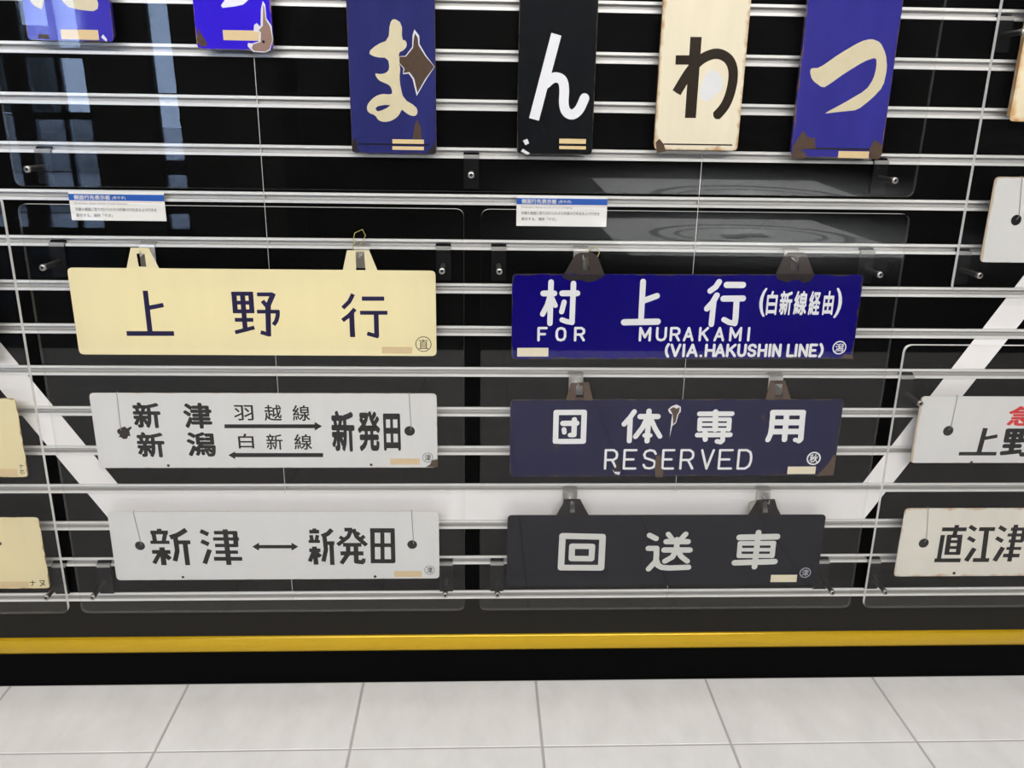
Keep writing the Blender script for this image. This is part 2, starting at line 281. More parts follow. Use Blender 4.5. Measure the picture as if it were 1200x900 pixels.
  ('strokes', 'enamel_white', 1, [(4.3, [(84.2, 55.1), (79.2, 53.4), (77.0, 48.7), (77.0, 40.2), (79.2, 35.5), (84.2, 33.8), (89.2, 35.5), (91.3, 40.2), (91.3, 48.7), (89.2, 53.4), (84.2, 55.1)], 'r')]),
  ('strokes', 'enamel_white', 1, [(4.3, [(108.7, 33.8), (108.7, 55.1), (119.0, 55.1), (122.7, 52.6), (123.5, 49.4), (122.7, 46.2), (119.0, 43.8), (108.7, 43.8)], 'r'), (4.3, [(117.5, 43.4), (123.5, 33.8)], 'r')]),
  ('strokes', 'enamel_white', 1, [(9.7, [(220.0, 135.3), (220.2, 67.6)], 'r'), (10.0, [(221.5, 102.1), (244.9, 111.1)], 'r'), (11.0, [(191.4, 65.3), (248.7, 66.4)], 'r')]),
  ('strokes', 'enamel_white', 1, [(9.7, [(349.0, 135.3), (344.1, 126.7), (335.0, 119.7)], 'r'), (10.7, [(362.4, 130.0), (389.9, 130.0)], 'r'), (10.1, [(346.9, 112.1), (340.7, 99.8), (331.8, 89.1)], 'r'), (9.5, [(342.6, 101.4), (341.6, 61.8)], 'r'), (10.5, [(358.8, 106.4), (392.0, 106.9)], 'r'), (10.2, [(381.5, 106.4), (382.5, 73.4), (381.8, 63.5)], 'r'), (9.1, [(362.7, 70.1), (372.1, 65.1), (381.8, 63.5)], 'r')]),
  ('strokes', 'enamel_white', 1, [(4.3, [(220.2, 33.7), (220.2, 55.1), (228.5, 39.1), (236.9, 55.1), (236.9, 33.7)], 'r')]),
  ('strokes', 'enamel_white', 1, [(4.3, [(249.3, 55.1), (249.3, 40.1), (251.5, 35.4), (256.6, 33.7), (261.8, 35.4), (264.0, 40.1), (264.0, 55.1)], 'r')]),
  ('strokes', 'enamel_white', 1, [(4.3, [(273.3, 33.7), (273.3, 55.1), (283.1, 55.1), (286.6, 52.6), (287.3, 49.3), (286.6, 46.1), (283.1, 43.8), (273.3, 43.8)], 'r'), (4.3, [(281.7, 43.3), (287.3, 33.7)], 'r')]),
  ('strokes', 'enamel_white', 1, [(4.3, [(296.4, 33.7), (303.6, 55.1), (310.7, 33.7)], 'r'), (4.3, [(299.3, 40.5), (307.8, 40.5)], 'r')]),
  ('strokes', 'enamel_white', 1, [(4.3, [(323.5, 55.1), (323.5, 33.7)], 'r'), (4.3, [(336.3, 55.1), (323.5, 42.2)], 'r'), (4.3, [(328.2, 46.5), (337.0, 33.7)], 'r')]),
  ('strokes', 'enamel_white', 1, [(4.3, [(349.6, 33.6), (356.9, 55.1), (364.1, 33.6)], 'r'), (4.3, [(352.5, 40.5), (361.2, 40.5)], 'r')]),
  ('strokes', 'enamel_white', 1, [(4.3, [(376.4, 33.6), (376.4, 55.1), (385.1, 39.0), (393.7, 55.1), (393.7, 33.6)], 'r')]),
  ('strokes', 'enamel_white', 1, [(4.3, [(407.9, 55.1), (407.9, 33.6)], 'r')]),
  ('strokes', 'enamel_white', 1, [(4.7, [(270.3, 26.3), (268.4, 23.0), (267.2, 19.5), (266.8, 15.5), (267.2, 11.6), (268.4, 8.1), (270.3, 4.8)], 'r')]),
  ('strokes', 'enamel_white', 1, [(4.7, [(275.9, 25.3), (283.1, 5.8), (290.3, 25.3)], 'r')]),
  ('strokes', 'enamel_white', 1, [(4.7, [(297.4, 25.3), (297.4, 5.7)], 'r')]),
  ('strokes', 'enamel_white', 1, [(4.7, [(304.4, 5.7), (312.2, 25.3), (320.0, 5.7)], 'r'), (4.7, [(307.6, 12.0), (316.9, 12.0)], 'r')]),
  ('strokes', 'enamel_white', 1, [(4.7, [(327.6, 5.7), (328.1, 5.7)], 'r')]),
  ('strokes', 'enamel_white', 1, [(4.7, [(336.4, 25.2), (336.4, 5.7)], 'r'), (4.7, [(349.8, 25.2), (349.8, 5.7)], 'r'), (4.7, [(336.4, 15.5), (349.8, 15.5)], 'r')]),
  ('strokes', 'enamel_white', 1, [(4.7, [(353.5, 5.7), (360.6, 25.2), (367.6, 5.7)], 'r'), (4.7, [(356.3, 11.9), (364.8, 11.9)], 'r')]),
  ('strokes', 'enamel_white', 1, [(4.7, [(373.6, 25.2), (373.6, 5.6)], 'r'), (4.7, [(386.4, 25.2), (373.6, 13.5)], 'r'), (4.7, [(378.3, 17.4), (387.0, 5.6)], 'r')]),
  ('strokes', 'enamel_white', 1, [(4.7, [(393.0, 25.2), (393.0, 11.5), (394.7, 7.2), (398.8, 5.6), (402.9, 7.2), (404.6, 11.5), (404.6, 25.2)], 'r')]),
  ('strokes', 'enamel_white', 1, [(4.7, [(422.1, 21.3), (420.4, 24.2), (416.5, 25.2), (412.6, 23.8), (410.9, 20.3), (412.2, 17.0), (416.5, 15.4), (420.8, 13.8), (422.1, 10.1), (420.4, 6.8), (416.5, 5.6), (412.6, 6.6), (410.9, 9.5)], 'r')]),
  ('strokes', 'enamel_white', 1, [(4.7, [(428.8, 25.2), (428.8, 5.6)], 'r'), (4.7, [(440.8, 25.2), (440.8, 5.6)], 'r'), (4.7, [(428.8, 15.4), (440.8, 15.4)], 'r')]),
  ('strokes', 'enamel_white', 1, [(4.7, [(447.7, 25.2), (447.7, 5.6)], 'r')]),
  ('strokes', 'enamel_white', 1, [(4.7, [(454.2, 5.5), (454.2, 25.2), (465.5, 5.5), (465.5, 25.2)], 'r')]),
  ('strokes', 'enamel_white', 1, [(4.7, [(479.4, 25.1), (479.4, 5.5), (488.7, 5.5)], 'r')]),
  ('strokes', 'enamel_white', 1, [(4.7, [(493.6, 25.1), (493.6, 5.5)], 'r')]),
  ('strokes', 'enamel_white', 1, [(4.7, [(500.4, 5.5), (500.4, 25.1), (512.7, 5.5), (512.7, 25.1)], 'r')]),
  ('strokes', 'enamel_white', 1, [(4.7, [(529.2, 25.1), (518.7, 25.1), (518.7, 5.5), (529.2, 5.5)], 'r'), (4.7, [(518.7, 15.3), (527.1, 15.3)], 'r')]),
  ('strokes', 'enamel_white', 1, [(4.7, [(536.0, 26.1), (538.1, 22.7), (539.4, 19.2), (539.9, 15.3), (539.4, 11.3), (538.1, 7.8), (536.0, 4.5)], 'r')]),
  ('glyph', 'enamel_white', 1, '白', 0.03, 433.5, 77.9, 451.9, 120.0),
  ('glyph', 'enamel_white', 1, '新', 0.03, 456.2, 77.9, 477.4, 120.1),
  ('glyph', 'enamel_white', 1, '線', 0.03, 480.8, 77.9, 503.2, 120.1),
  ('glyph', 'enamel_white', 1, '経', 0.03, 506.6, 77.9, 526.1, 120.2),
  ('glyph', 'enamel_white', 1, '由', 0.03, 531.3, 78.0, 549.2, 120.2),
  ('glyph', 'enamel_white', 1, '(', 0.02, 420.9, 75.1, 432.5, 124.8),
  ('glyph', 'enamel_white', 1, ')', 0.02, 551.5, 73.0, 563.6, 125.1),
  ('ring', 'enamel_white', 1, (569.4, 20.2), 12.1, 2.0),
  ('glyph', 'enamel_white', 1, '潟', 0.012, 562.2, 12.7, 576.7, 27.6),
  ('poly', 'tape_cream', 2, [[(9.9, 4.9), (63.3, 4.9), (63.3, 20.4), (9.9, 20.4)]], 'label_strip'),
  ('tab', [(86.7, 145.1), (104.2, 179.4), (112.6, 183.7), (132.5, 183.8), (141.2, 178.1), (154.0, 145.3)], [(118.6, 175.2), (127.1, 175.3), (127.9, 153.9), (117.9, 153.8)]),
  ('tab', [(444.2, 147.4), (455.3, 179.1), (461.9, 184.9), (487.9, 185.0), (494.4, 179.3), (509.7, 147.6)], [(467.0, 177.7), (478.6, 177.8), (482.7, 154.8), (469.6, 154.7)]),
  ('poly', 'rust_dark', 2, [[(82.4, 146.6), (85.4, 140.8), (97.0, 136.5), (114.1, 138.0), (128.6, 133.7), (140.0, 136.6), (151.2, 142.4), (156.8, 146.7)]], 'rust_patch'),
  ('poly', 'rust_dark', 2, [[(442.5, 148.9), (447.8, 140.2), (464.5, 134.4), (475.7, 138.8), (484.5, 138.8), (493.9, 133.0), (505.1, 137.4), (510.1, 144.7), (511.0, 149.0)]], 'rust_patch'),
  ('poly', 'rust_brown', 2, [[(573.7, 2.3), (580.5, 8.5), (594.3, 6.9), (596.8, -0.8)]], 'rust_patch'),
 ]),
 'reserved': dict(o=(0.0570, 0.4560), w=0.5910, h=0.1460, rot=0.25, items=[
  ('strokes', 'enamel_white', 1, [(9.7, [(80.8, 122.4), (130.2, 122.7), (130.5, 67.9), (80.9, 67.8), (80.8, 122.4)], 'r'), (10.0, [(93.4, 102.0), (117.5, 102.3)], 'r'), (9.4, [(113.3, 109.0), (113.4, 80.4)], 'r'), (8.3, [(106.5, 79.9), (113.4, 79.9)], 'r'), (8.4, [(95.4, 90.7), (96.2, 85.0)], 'r')]),
  ('poly', 'rust_dark', 3, [[(78.8, 63.8), (92.3, 63.0), (86.6, 56.1), (81.7, 50.7)]], 'rust_patch'),
  ('strokes', 'enamel_white', 1, [(9.2, [(218.7, 123.5), (211.7, 112.4), (201.8, 100.2)], 'r'), (9.1, [(212.2, 109.7), (212.7, 68.4)], 'r'), (10.0, [(229.6, 114.4), (261.0, 114.4)], 'r'), (9.5, [(244.7, 124.7), (244.5, 68.2)], 'r'), (9.2, [(241.4, 109.6), (234.7, 93.5), (223.3, 76.6)], 'r'), (8.7, [(249.0, 109.6), (257.7, 91.7), (267.1, 76.8)], 'r'), (7.9, [(239.5, 78.8), (249.7, 78.7)], 'r')]),
  ('strokes', 'enamel_white', 1, [(8.9, [(335.0, 119.2), (392.9, 119.4)], 'r'), (10.2, [(363.3, 122.7), (365.3, 89.5)], 'r'), (7.5, [(337.0, 109.0), (389.6, 108.9)], 'r'), (8.5, [(336.5, 108.5), (337.1, 90.0)], 'r'), (8.5, [(389.3, 108.3), (389.8, 89.8)], 'r'), (6.1, [(337.8, 99.1), (388.8, 99.0)], 'r'), (6.5, [(337.7, 89.6), (389.7, 89.5)], 'r'), (9.1, [(334.2, 79.3), (393.1, 79.5)], 'r'), (9.2, [(347.5, 86.0), (349.1, 70.6)], 'r'), (8.9, [(380.1, 85.9), (380.4, 68.7), (377.2, 65.6), (370.6, 67.1)], 'r')]),
  ('strokes', 'enamel_white', 1, [(10.7, [(466.2, 121.2), (520.4, 121.1)], 'r'), (9.5, [(466.2, 121.2), (466.8, 92.8), (465.9, 80.2), (462.3, 69.6)], 'r'), (10.1, [(520.1, 121.1), (521.8, 70.9), (518.9, 67.6)], 'r'), (8.1, [(511.8, 69.5), (520.1, 67.2)], 'r'), (11.2, [(466.9, 102.9), (520.0, 102.8)], 'r'), (10.5, [(467.6, 85.2), (521.1, 85.4)], 'r'), (10.0, [(491.1, 121.1), (492.4, 70.1)], 'r')]),
  ('ring', 'enamel_white', 1, (550.1, 33.1), 12.9, 2.6),
  ('glyph', 'enamel_white', 1, '秋', 0.02, 542.4, 24.8, 557.9, 41.3),
  ('poly', 'tape_cream', 3, [[(504.5, 2.8), (556.1, 2.8), (556.1, 17.4), (504.5, 17.4)]], 'label_strip'),
  ('strokes', 'enamel_white', 1, [(4.3, [(171.6, 15.2), (171.6, 50.8), (185.9, 50.8), (191.1, 46.5), (192.1, 41.2), (191.1, 35.8), (185.9, 31.9), (171.6, 31.9)], 'r'), (4.3, [(183.9, 31.2), (192.1, 15.2)], 'r')]),
  ('strokes', 'enamel_white', 1, [(4.3, [(226.3, 50.6), (205.5, 50.6), (205.5, 15.1), (226.3, 15.1)], 'r'), (4.3, [(205.5, 32.8), (222.1, 32.8)], 'r')]),
  ('strokes', 'enamel_white', 1, [(4.3, [(261.7, 43.4), (258.6, 48.7), (251.3, 50.5), (244.0, 48.0), (240.9, 41.6), (243.4, 35.5), (251.3, 32.7), (259.2, 29.8), (261.7, 23.1), (258.6, 17.0), (251.3, 14.9), (244.0, 16.7), (240.9, 22.0)], 'r')]),
  ('strokes', 'enamel_white', 1, [(4.3, [(294.6, 50.3), (275.3, 50.3), (275.3, 14.7), (294.6, 14.7)], 'r'), (4.3, [(275.3, 32.5), (290.8, 32.5)], 'r')]),
  ('strokes', 'enamel_white', 1, [(4.3, [(308.1, 14.5), (308.1, 50.2), (323.3, 50.2), (328.7, 45.9), (329.8, 40.6), (328.7, 35.2), (323.3, 31.3), (308.1, 31.3)], 'r'), (4.3, [(321.1, 30.6), (329.8, 14.5)], 'r')]),
  ('strokes', 'enamel_white', 1, [(4.3, [(345.3, 50.0), (355.7, 14.3), (366.2, 50.0)], 'r')]),
  ('strokes', 'enamel_white', 1, [(4.3, [(400.4, 49.9), (377.9, 49.9), (377.9, 14.2), (400.4, 14.2)], 'r'), (4.3, [(377.9, 32.0), (395.9, 32.0)], 'r')]),
  ('strokes', 'enamel_white', 1, [(4.3, [(412.5, 49.8), (412.5, 14.0), (426.3, 14.0), (433.1, 19.4), (435.4, 28.3), (435.4, 37.2), (433.1, 45.5), (426.3, 49.8), (412.5, 49.8)], 'r')]),
  ('poly', 'rust_brown', 2, [[(559.2, -1.5), (569.9, 11.6), (580.2, 26.5), (585.5, 39.8), (590.4, 39.4), (590.6, -0.1)]], 'rust_patch'),
  ('poly', 'rust_dark', 2, [[(441.7, 116.2), (452.7, 116.2), (456.8, 101.9), (448.5, 107.3)]], 'rust_patch'),
  ('poly', 'chip_white', 3, [[(278.2, 127.3), (283.7, 133.5), (292.7, 137.0), (300.6, 132.6), (301.2, 123.7), (297.4, 118.4), (294.3, 102.3), (287.9, 97.0), (284.6, 74.4), (285.5, 105.9), (286.4, 118.4), (281.1, 121.1)]], 'chip_rim'),
  ('poly', 'rust_brown', 4, [[(281.5, 128.2), (287.5, 132.2), (293.2, 129.0), (298.6, 132.2), (298.2, 123.7), (295.2, 117.5), (293.3, 104.1), (289.0, 99.6), (287.2, 118.4)]], 'rust_patch'),
  ('poly', 'rust_brown', 3, [[(262.7, 39.0), (270.2, 41.7), (273.4, 27.9), (273.7, 15.0), (277.8, 13.1), (277.4, -2.7), (263.9, -1.7), (261.7, 16.9)]], 'rust_patch'),
  ('poly', 'chip_white', 3, [[(184.4, 13.5), (188.9, 8.9), (199.2, 8.8), (200.4, 12.5), (197.8, 2.3), (190.0, 5.2)]], 'chip_rim'),
  ('poly', 'rust_dark', 4, [[(188.0, 28.3), (192.9, 33.8), (198.3, 28.2), (200.5, 17.2), (197.5, 9.8), (190.6, 8.9), (187.0, 13.5), (191.9, 19.1)]], 'rust_patch'),
  ('tab', [(96.9, 145.1), (104.9, 176.4), (136.1, 177.9), (144.9, 145.0)], [(114.0, 171.7), (125.9, 171.7), (128.2, 149.7), (114.7, 149.8)]),
  ('tab', [(450.2, 146.1), (455.7, 180.8), (481.4, 180.8), (495.9, 146.0)], [(463.9, 174.5), (476.0, 174.5), (480.1, 150.8), (468.0, 150.8)]),
  ('poly', 'rust_brown', 2, [[(96.9, 145.1), (104.9, 176.4), (112.3, 176.4), (113.4, 145.0)]], 'rust_patch'),
  ('poly', 'rust_brown', 2, [[(129.9, 145.0), (128.7, 176.4), (136.2, 176.4), (144.9, 145.0)]], 'rust_patch'),
  ('poly', 'rust_brown', 2, [[(451.7, 146.1), (455.8, 179.2), (461.9, 179.2), (465.4, 146.1)]], 'rust_patch'),
  ('poly', 'rust_brown', 2, [[(482.2, 146.0), (478.6, 179.2), (481.6, 179.2), (495.9, 146.0)]], 'rust_patch'),
 ]),
 'kaiso': dict(o=(0.0545, 0.2325), w=0.5900, h=0.1470, rot=-0.05, items=[
  ('strokes', 'enamel_grey_white', 1, [(12.0, [(101.9, 105.0), (176.3, 102.8), (176.6, 38.4), (101.1, 39.2), (101.9, 105.0)], 'r'), (11.2, [(120.4, 83.8), (157.8, 83.3), (157.5, 57.6), (120.3, 58.2), (120.4, 83.8)], 'r')]),
  ('strokes', 'enamel_grey_white', 1, [(10.4, [(263.2, 105.8), (276.0, 98.9)], 'r'), (10.7, [(262.9, 78.7), (278.3, 78.6), (279.0, 61.4), (278.7, 49.5)], 'r'), (10.5, [(276.7, 49.5), (266.0, 35.5)], 'r'), (11.1, [(279.5, 53.4), (283.0, 43.4), (290.9, 38.6), (305.3, 37.3), (341.1, 38.7)], 'r'), (9.5, [(298.0, 108.2), (308.2, 94.9)], 'r'), (10.4, [(330.6, 108.1), (320.7, 94.8)], 'r'), (11.0, [(295.5, 92.6), (336.0, 92.4)], 'r'), (11.1, [(292.8, 75.2), (340.9, 75.0)], 'r'), (10.6, [(315.2, 96.8), (315.9, 75.1), (309.0, 60.3), (295.7, 51.8)], 'r'), (10.1, [(317.7, 75.1), (325.9, 61.2), (338.0, 51.6)], 'r')]),
  ('strokes', 'enamel_grey_white', 1, [(12.2, [(432.3, 100.7), (502.7, 102.1)], 'r'), (10.9, [(466.9, 111.0), (466.7, 38.9)], 'r'), (9.5, [(434.4, 88.5), (497.9, 88.7)], 'r'), (9.0, [(434.4, 88.5), (434.8, 62.3)], 'r'), (9.8, [(497.4, 88.7), (497.8, 62.0)], 'r'), (7.5, [(435.7, 75.2), (496.7, 75.0)], 'r'), (8.8, [(434.8, 62.1), (497.8, 62.0)], 'r'), (11.7, [(428.1, 47.8), (504.0, 50.0)], 'r')]),
  ('ring', 'enamel_dull', 1, (565.3, 25.9), 10.9, 1.8),
  ('glyph', 'enamel_dull', 1, '津', 0.015, 558.7, 18.6, 571.8, 33.2),
  ('poly', 'tape_cream', 2, [[(500.4, 6.2), (550.5, 6.2), (550.5, 21.7), (500.4, 21.7)]], 'label_strip'),
  ('tab', [(89.2, 146.7), (100.8, 170.6), (102.1, 179.2), (131.7, 179.1), (140.2, 162.0), (148.7, 146.5)], [(113.2, 174.0), (121.0, 174.0), (123.4, 151.8), (114.0, 151.8)]),
  ('tab', [(444.3, 145.9), (458.5, 177.0), (490.0, 178.6), (496.7, 161.4), (504.9, 145.7)], [(468.4, 173.5), (476.3, 173.5), (480.4, 151.0), (470.8, 151.0)]),
 ]),
 'kyuko': dict(o=(0.7860, 0.4825), w=0.6000, h=0.1280, rot=0.00, items=[
  ('strokes', 'ink_black', 1, [(9.2, [(127.6, 68.1), (124.4, 19.9)], 'b'), (6.7, [(130.4, 48.2), (152.7, 52.8)], 'b'), (7.0, [(87.5, 18.3), (157.4, 18.3)], 'b')]),
  ('hole', (60.4, 62.4), 9.6, (65.2, 126.8)),
  ('dot', 'rust_dark', 2, (113.9, 1.4), 2.7, 'spot'),
  ('glyph', 'ink_red', 1, '急', 0.03, 164.4, 72.5, 224.1, 109.9),
  ('glyph', 'ink_black', 1, '野', 0.035, 163.3, 12.7, 234.8, 67.5),
 ]),
 'naoetsu': dict(o=(0.7915, 0.2485), w=0.6000, h=0.1430, rot=0.00, items=[
  ('strokes', 'ink_black', 1, [(8.0, [(77.3, 99.6), (124.2, 99.5)], 'b'), (8.5, [(104.5, 108.5), (103.3, 88.2)], 'b'), (8.5, [(80.9, 87.8), (81.8, 33.0)], 'b'), (8.2, [(73.6, 34.5), (124.3, 34.2)], 'b'), (9.3, [(93.5, 88.2), (94.9, 46.3)], 'b'), (9.3, [(114.2, 88.1), (116.9, 46.2)], 'b'), (6.7, [(90.7, 85.1), (118.1, 85.0)], 'b'), (6.2, [(92.7, 73.9), (117.9, 73.8)], 'b'), (6.2, [(92.7, 61.4), (119.0, 61.3)], 'b'), (6.3, [(90.9, 49.2), (119.5, 49.0)], 'b')]),
  ('strokes', 'ink_black', 1, [(7.7, [(129.0, 105.6), (142.3, 98.0)], 'b'), (7.8, [(130.1, 82.3), (144.3, 74.6)], 'b'), (9.8, [(146.8, 59.7), (135.2, 32.7)], 'b'), (8.1, [(148.1, 99.8), (178.7, 99.7)], 'b'), (9.7, [(163.0, 99.8), (167.5, 35.0)], 'b'), (8.3, [(148.1, 34.6), (179.8, 34.4)], 'b')]),
  ('strokes', 'ink_black', 1, [(7.7, [(185.9, 104.4), (200.1, 96.8)], 'b'), (7.7, [(184.4, 81.6), (198.4, 73.9)], 'b'), (9.8, [(201.5, 61.4), (190.6, 32.4)], 'b'), (9.0, [(217.4, 108.6), (219.6, 31.0)], 'b'), (6.6, [(209.4, 99.6), (237.9, 99.5)], 'b'), (6.2, [(205.2, 87.3), (245.9, 87.1)], 'b'), (6.2, [(209.9, 74.6), (237.5, 74.5)], 'b'), (6.3, [(208.6, 59.0), (237.3, 58.8)], 'b'), (7.8, [(204.9, 44.0), (237.0, 43.8)], 'b'), (7.6, [(235.2, 101.9), (235.5, 73.3)], 'b')]),
  ('hole', (47.4, 70.5), 9.8, (43.6, 141.3)),
  ('dot', 'rust_dark', 2, (116.6, 6.7), 3.1, 'spot'),
 ]),
 'white_up': dict(o=(0.8470, 0.8500), w=0.6000, h=0.1410, rot=0.00, items=[
  ('hole', (49.5, 70.9), 9.0, (44.8, 137.5)),
 ]),
 'cream_l1': dict(o=(-1.3880, 0.4560), w=0.6000, h=0.1460, rot=0.00, items=[
  ('poly', 'tape_tan', 2, [[(530.3, 2.1), (582.2, 2.1), (582.2, 15.9), (530.3, 15.9)]], 'label_strip'),
  ('glyph', 'ink_black', 1, 'ナ', 0.01, 586.2, 16.7, 595.0, 24.8),
  ('glyph', 'ink_black', 1, 'ホ', 0.01, 586.0, 5.4, 594.8, 15.1),
 ]),
 'cream_l2': dict(o=(-1.3830, 0.2340), w=0.6000, h=0.1440, rot=0.00, items=[
  ('glyph', 'ink_black', 1, 'ナ', 0.01, 564.6, 4.7, 575.3, 17.1),
  ('glyph', 'ink_black', 1, 'ヌ', 0.01, 581.4, 4.6, 592.1, 17.0),
  ('poly', 'tape_tan', 2, [[(487.9, 2.3), (562.6, 2.3), (562.6, 14.7), (487.9, 14.7)]], 'label_strip'),
  ('dot', 'ink_black', 2, (524.5, 92.2), 3.3, 'spot'),
 ]),
 'rusty_l0': dict(o=(-1.4020, 0.6720), w=0.6000, h=0.1500, rot=0.00, items=[
 ]),
 'ma': dict(o=(-0.2005, 1.0140), w=0.1335, h=0.6000, rot=0.00, items=[
  ('poly', 'enamel_cream', 1, [[(73.9, 197.2), (80.2, 193.5), (83.1, 186.0), (82.5, 174.5), (83.8, 168.4), (87.0, 167.9), (89.0, 165.7), (89.8, 161.8), (88.9, 158.3), (86.0, 155.0), (82.8, 152.7), (79.0, 151.3), (77.2, 146.8), (77.3, 139.0), (77.8, 133.1), (78.8, 129.3), (78.8, 124.0), (77.8, 117.5), (77.7, 110.9), (78.3, 104.3), (79.7, 96.4), (81.9, 87.2), (87.8, 79.9), (97.5, 74.7), (103.0, 69.8), (104.4, 65.1), (103.9, 61.4), (101.8, 58.7), (98.6, 57.6), (94.4, 58.2), (90.2, 59.8), (86.0, 62.5), (82.9, 64.8), (80.9, 66.8), (78.7, 65.4), (76.5, 60.6), (72.9, 56.3), (67.8, 52.5), (62.1, 49.8), (55.8, 48.4), (50.1, 48.3), (45.3, 49.6), (41.8, 52.1), (39.8, 55.8), (36.1, 58.7), (30.5, 60.6), (27.1, 63.3), (25.8, 66.6), (26.0, 70.3), (27.5, 74.3), (30.8, 78.7), (35.9, 83.4), (41.2, 86.8), (46.8, 88.9), (52.8, 89.7), (59.1, 89.1), (63.3, 89.5), (65.4, 90.9), (65.6, 94.2), (63.9, 99.5), (60.9, 103.0), (56.5, 105.0), (51.9, 106.9), (47.1, 108.7), (43.3, 112.3), (40.4, 117.5), (41.2, 119.7), (45.6, 118.8), (50.2, 118.9), (55.1, 119.9), (58.8, 122.1), (61.4, 125.4), (62.1, 130.9), (61.0, 138.7), (55.7, 142.6), (46.3, 142.7), (38.6, 144.3), (32.5, 147.5), (33.4, 152.2), (41.2, 158.5), (49.3, 163.2), (57.9, 166.3), (62.8, 173.8), (64.0, 185.5), (66.1, 193.3), (69.2, 197.1)], [(38.6, 68.5), (43.5, 71.7), (53.4, 73.5), (62.3, 73.4), (57.4, 69.3), (48.9, 65.4), (41.8, 63.7)]], 'character'),
  ('poly', 'chip_white', 2, [[(101.8, 183.6), (109.0, 174.8), (109.3, 162.8), (119.5, 146.2), (132.1, 130.8), (118.4, 111.7), (103.5, 87.6), (97.8, 111.9), (91.9, 120.2), (83.0, 119.0), (83.8, 127.4), (77.3, 135.1), (77.5, 145.0), (87.2, 145.6), (98.0, 158.7), (98.8, 174.7)]], 'chip_rim'),
  ('poly', 'rust_brown', 3, [[(102.5, 178.1), (106.7, 171.7), (107.6, 161.5), (117.9, 145.7), (131.5, 130.8), (117.3, 112.7), (104.7, 92.2), (100.1, 113.0), (93.1, 122.3), (83.9, 120.8), (85.4, 127.4), (77.9, 135.6), (78.1, 144.4), (88.0, 144.6), (99.3, 157.5), (100.7, 170.3)]], 'rust_patch'),
  ('poly', 'rust_brown', 2, [[(103.4, 53.3), (108.9, 42.5), (110.0, 23.4), (95.8, 23.2), (99.0, 42.4)]], 'rust_patch'),
  ('poly', 'tape_gold', 2, [[(63.9, 15.7), (113.6, 15.7), (113.6, 22.3), (63.9, 22.3)]], 'label_strip'),
  ('poly', 'tape_gold', 2, [[(63.6, 6.1), (113.4, 6.1), (113.4, 11.6), (63.6, 11.6)]], 'label_strip'),  # lower strip paints the label's reflection in the foot lip
  ('poly', 'ink_black', 1, [[(10.4, 13.2), (122.6, 13.2), (122.6, 15.4), (10.4, 15.4)]], 'groove'),  # flat dark strip painted for the shadow at the foot bend
  ('poly', 'rust_dark', 1, [[(0.1, 2.7), (1.4, 19.2), (6.7, 24.7), (9.3, 5.5), (14.2, 1.5)]], 'rust_patch'),
  ('poly', 'rust_dark', 1, [[(116.8, 1.5), (125.4, 9.9), (131.2, 18.2), (132.2, 1.2)]], 'rust_patch'),
 ]),
 'n': dict(o=(0.0605, 1.0165), w=0.1205, h=0.6000, rot=0.00, items=[
  ('strokes', 'paint_white', 1, [(16.0, [(57.8, 178.2), (26.3, 53.0)], 'b')]),
  ('strokes', 'paint_white', 1, [(15.2, [(44.2, 107.0), (45.7, 108.4), (47.8, 110.4), (50.2, 112.5), (52.5, 114.0), (54.5, 115.0), (56.6, 115.6), (58.7, 115.9), (60.9, 115.7), (63.1, 115.2), (65.5, 114.4), (67.7, 113.0), (69.5, 111.1), (70.7, 108.4), (71.7, 105.1), (72.3, 101.3), (72.7, 97.3), (72.8, 92.9), (72.6, 87.9), (72.4, 83.0), (72.5, 78.6), (73.1, 74.7), (74.0, 71.2), (75.1, 68.2), (76.7, 65.7), (78.8, 63.7), (81.4, 62.2), (84.1, 61.3), (86.8, 61.2), (89.4, 62.0), (92.1, 63.6), (94.7, 65.9), (97.1, 68.7), (99.4, 72.7), (101.7, 77.7), (103.6, 82.5), (104.9, 85.8)], 'r')]),
  ('poly', 'tape_gold', 2, [[(67.3, 16.9), (109.9, 16.9), (109.9, 24.3), (67.3, 24.3)]], 'label_strip'),
  ('poly', 'tape_gold', 2, [[(67.6, 8.3), (110.3, 8.3), (110.3, 13.3), (67.6, 13.3)]], 'label_strip'),  # painted reflection of the label above it
  ('poly', 'chip_white', 2, [[(9.3, 20.5), (16.4, 23.3), (19.4, 16.5), (13.7, 13.6)]], 'chip_rim'),
  ('poly', 'chip_white', 2, [[(6.7, 3.8), (9.5, 8.0), (21.2, 1.2), (16.9, -1.0)]], 'chip_rim'),
 ]),
 'wa': dict(o=(0.2800, 1.0260), w=0.1355, h=0.6000, rot=0.00, items=[
  ('strokes', 'ink_brown', 1, [(17.7, [(54.7, 168.8), (55.3, 49.3)], 'b'), (13.6, [(25.2, 135.0), (52.1, 135.4)], 'b'), (15.1, [(30.3, 86.8), (33.7, 92.9), (38.6, 101.8), (44.0, 111.2), (49.1, 119.1), (53.7, 125.0), (58.1, 130.0), (62.6, 134.2), (67.4, 137.8), (72.7, 140.8), (78.4, 143.2), (84.0, 144.8), (89.4, 145.3), (94.6, 144.6), (99.8, 142.8), (104.6, 140.3), (108.6, 137.2), (111.7, 133.5), (114.2, 129.2), (116.1, 124.3), (117.4, 118.9), (118.0, 112.7), (118.0, 105.9), (117.4, 98.8), (116.5, 92.2), (115.3, 86.0), (113.6, 80.1), (111.6, 74.4), (109.2, 69.2), (106.1, 64.2), (102.3, 59.5), (98.7, 55.5), (96.3, 52.7)], 'b')]),
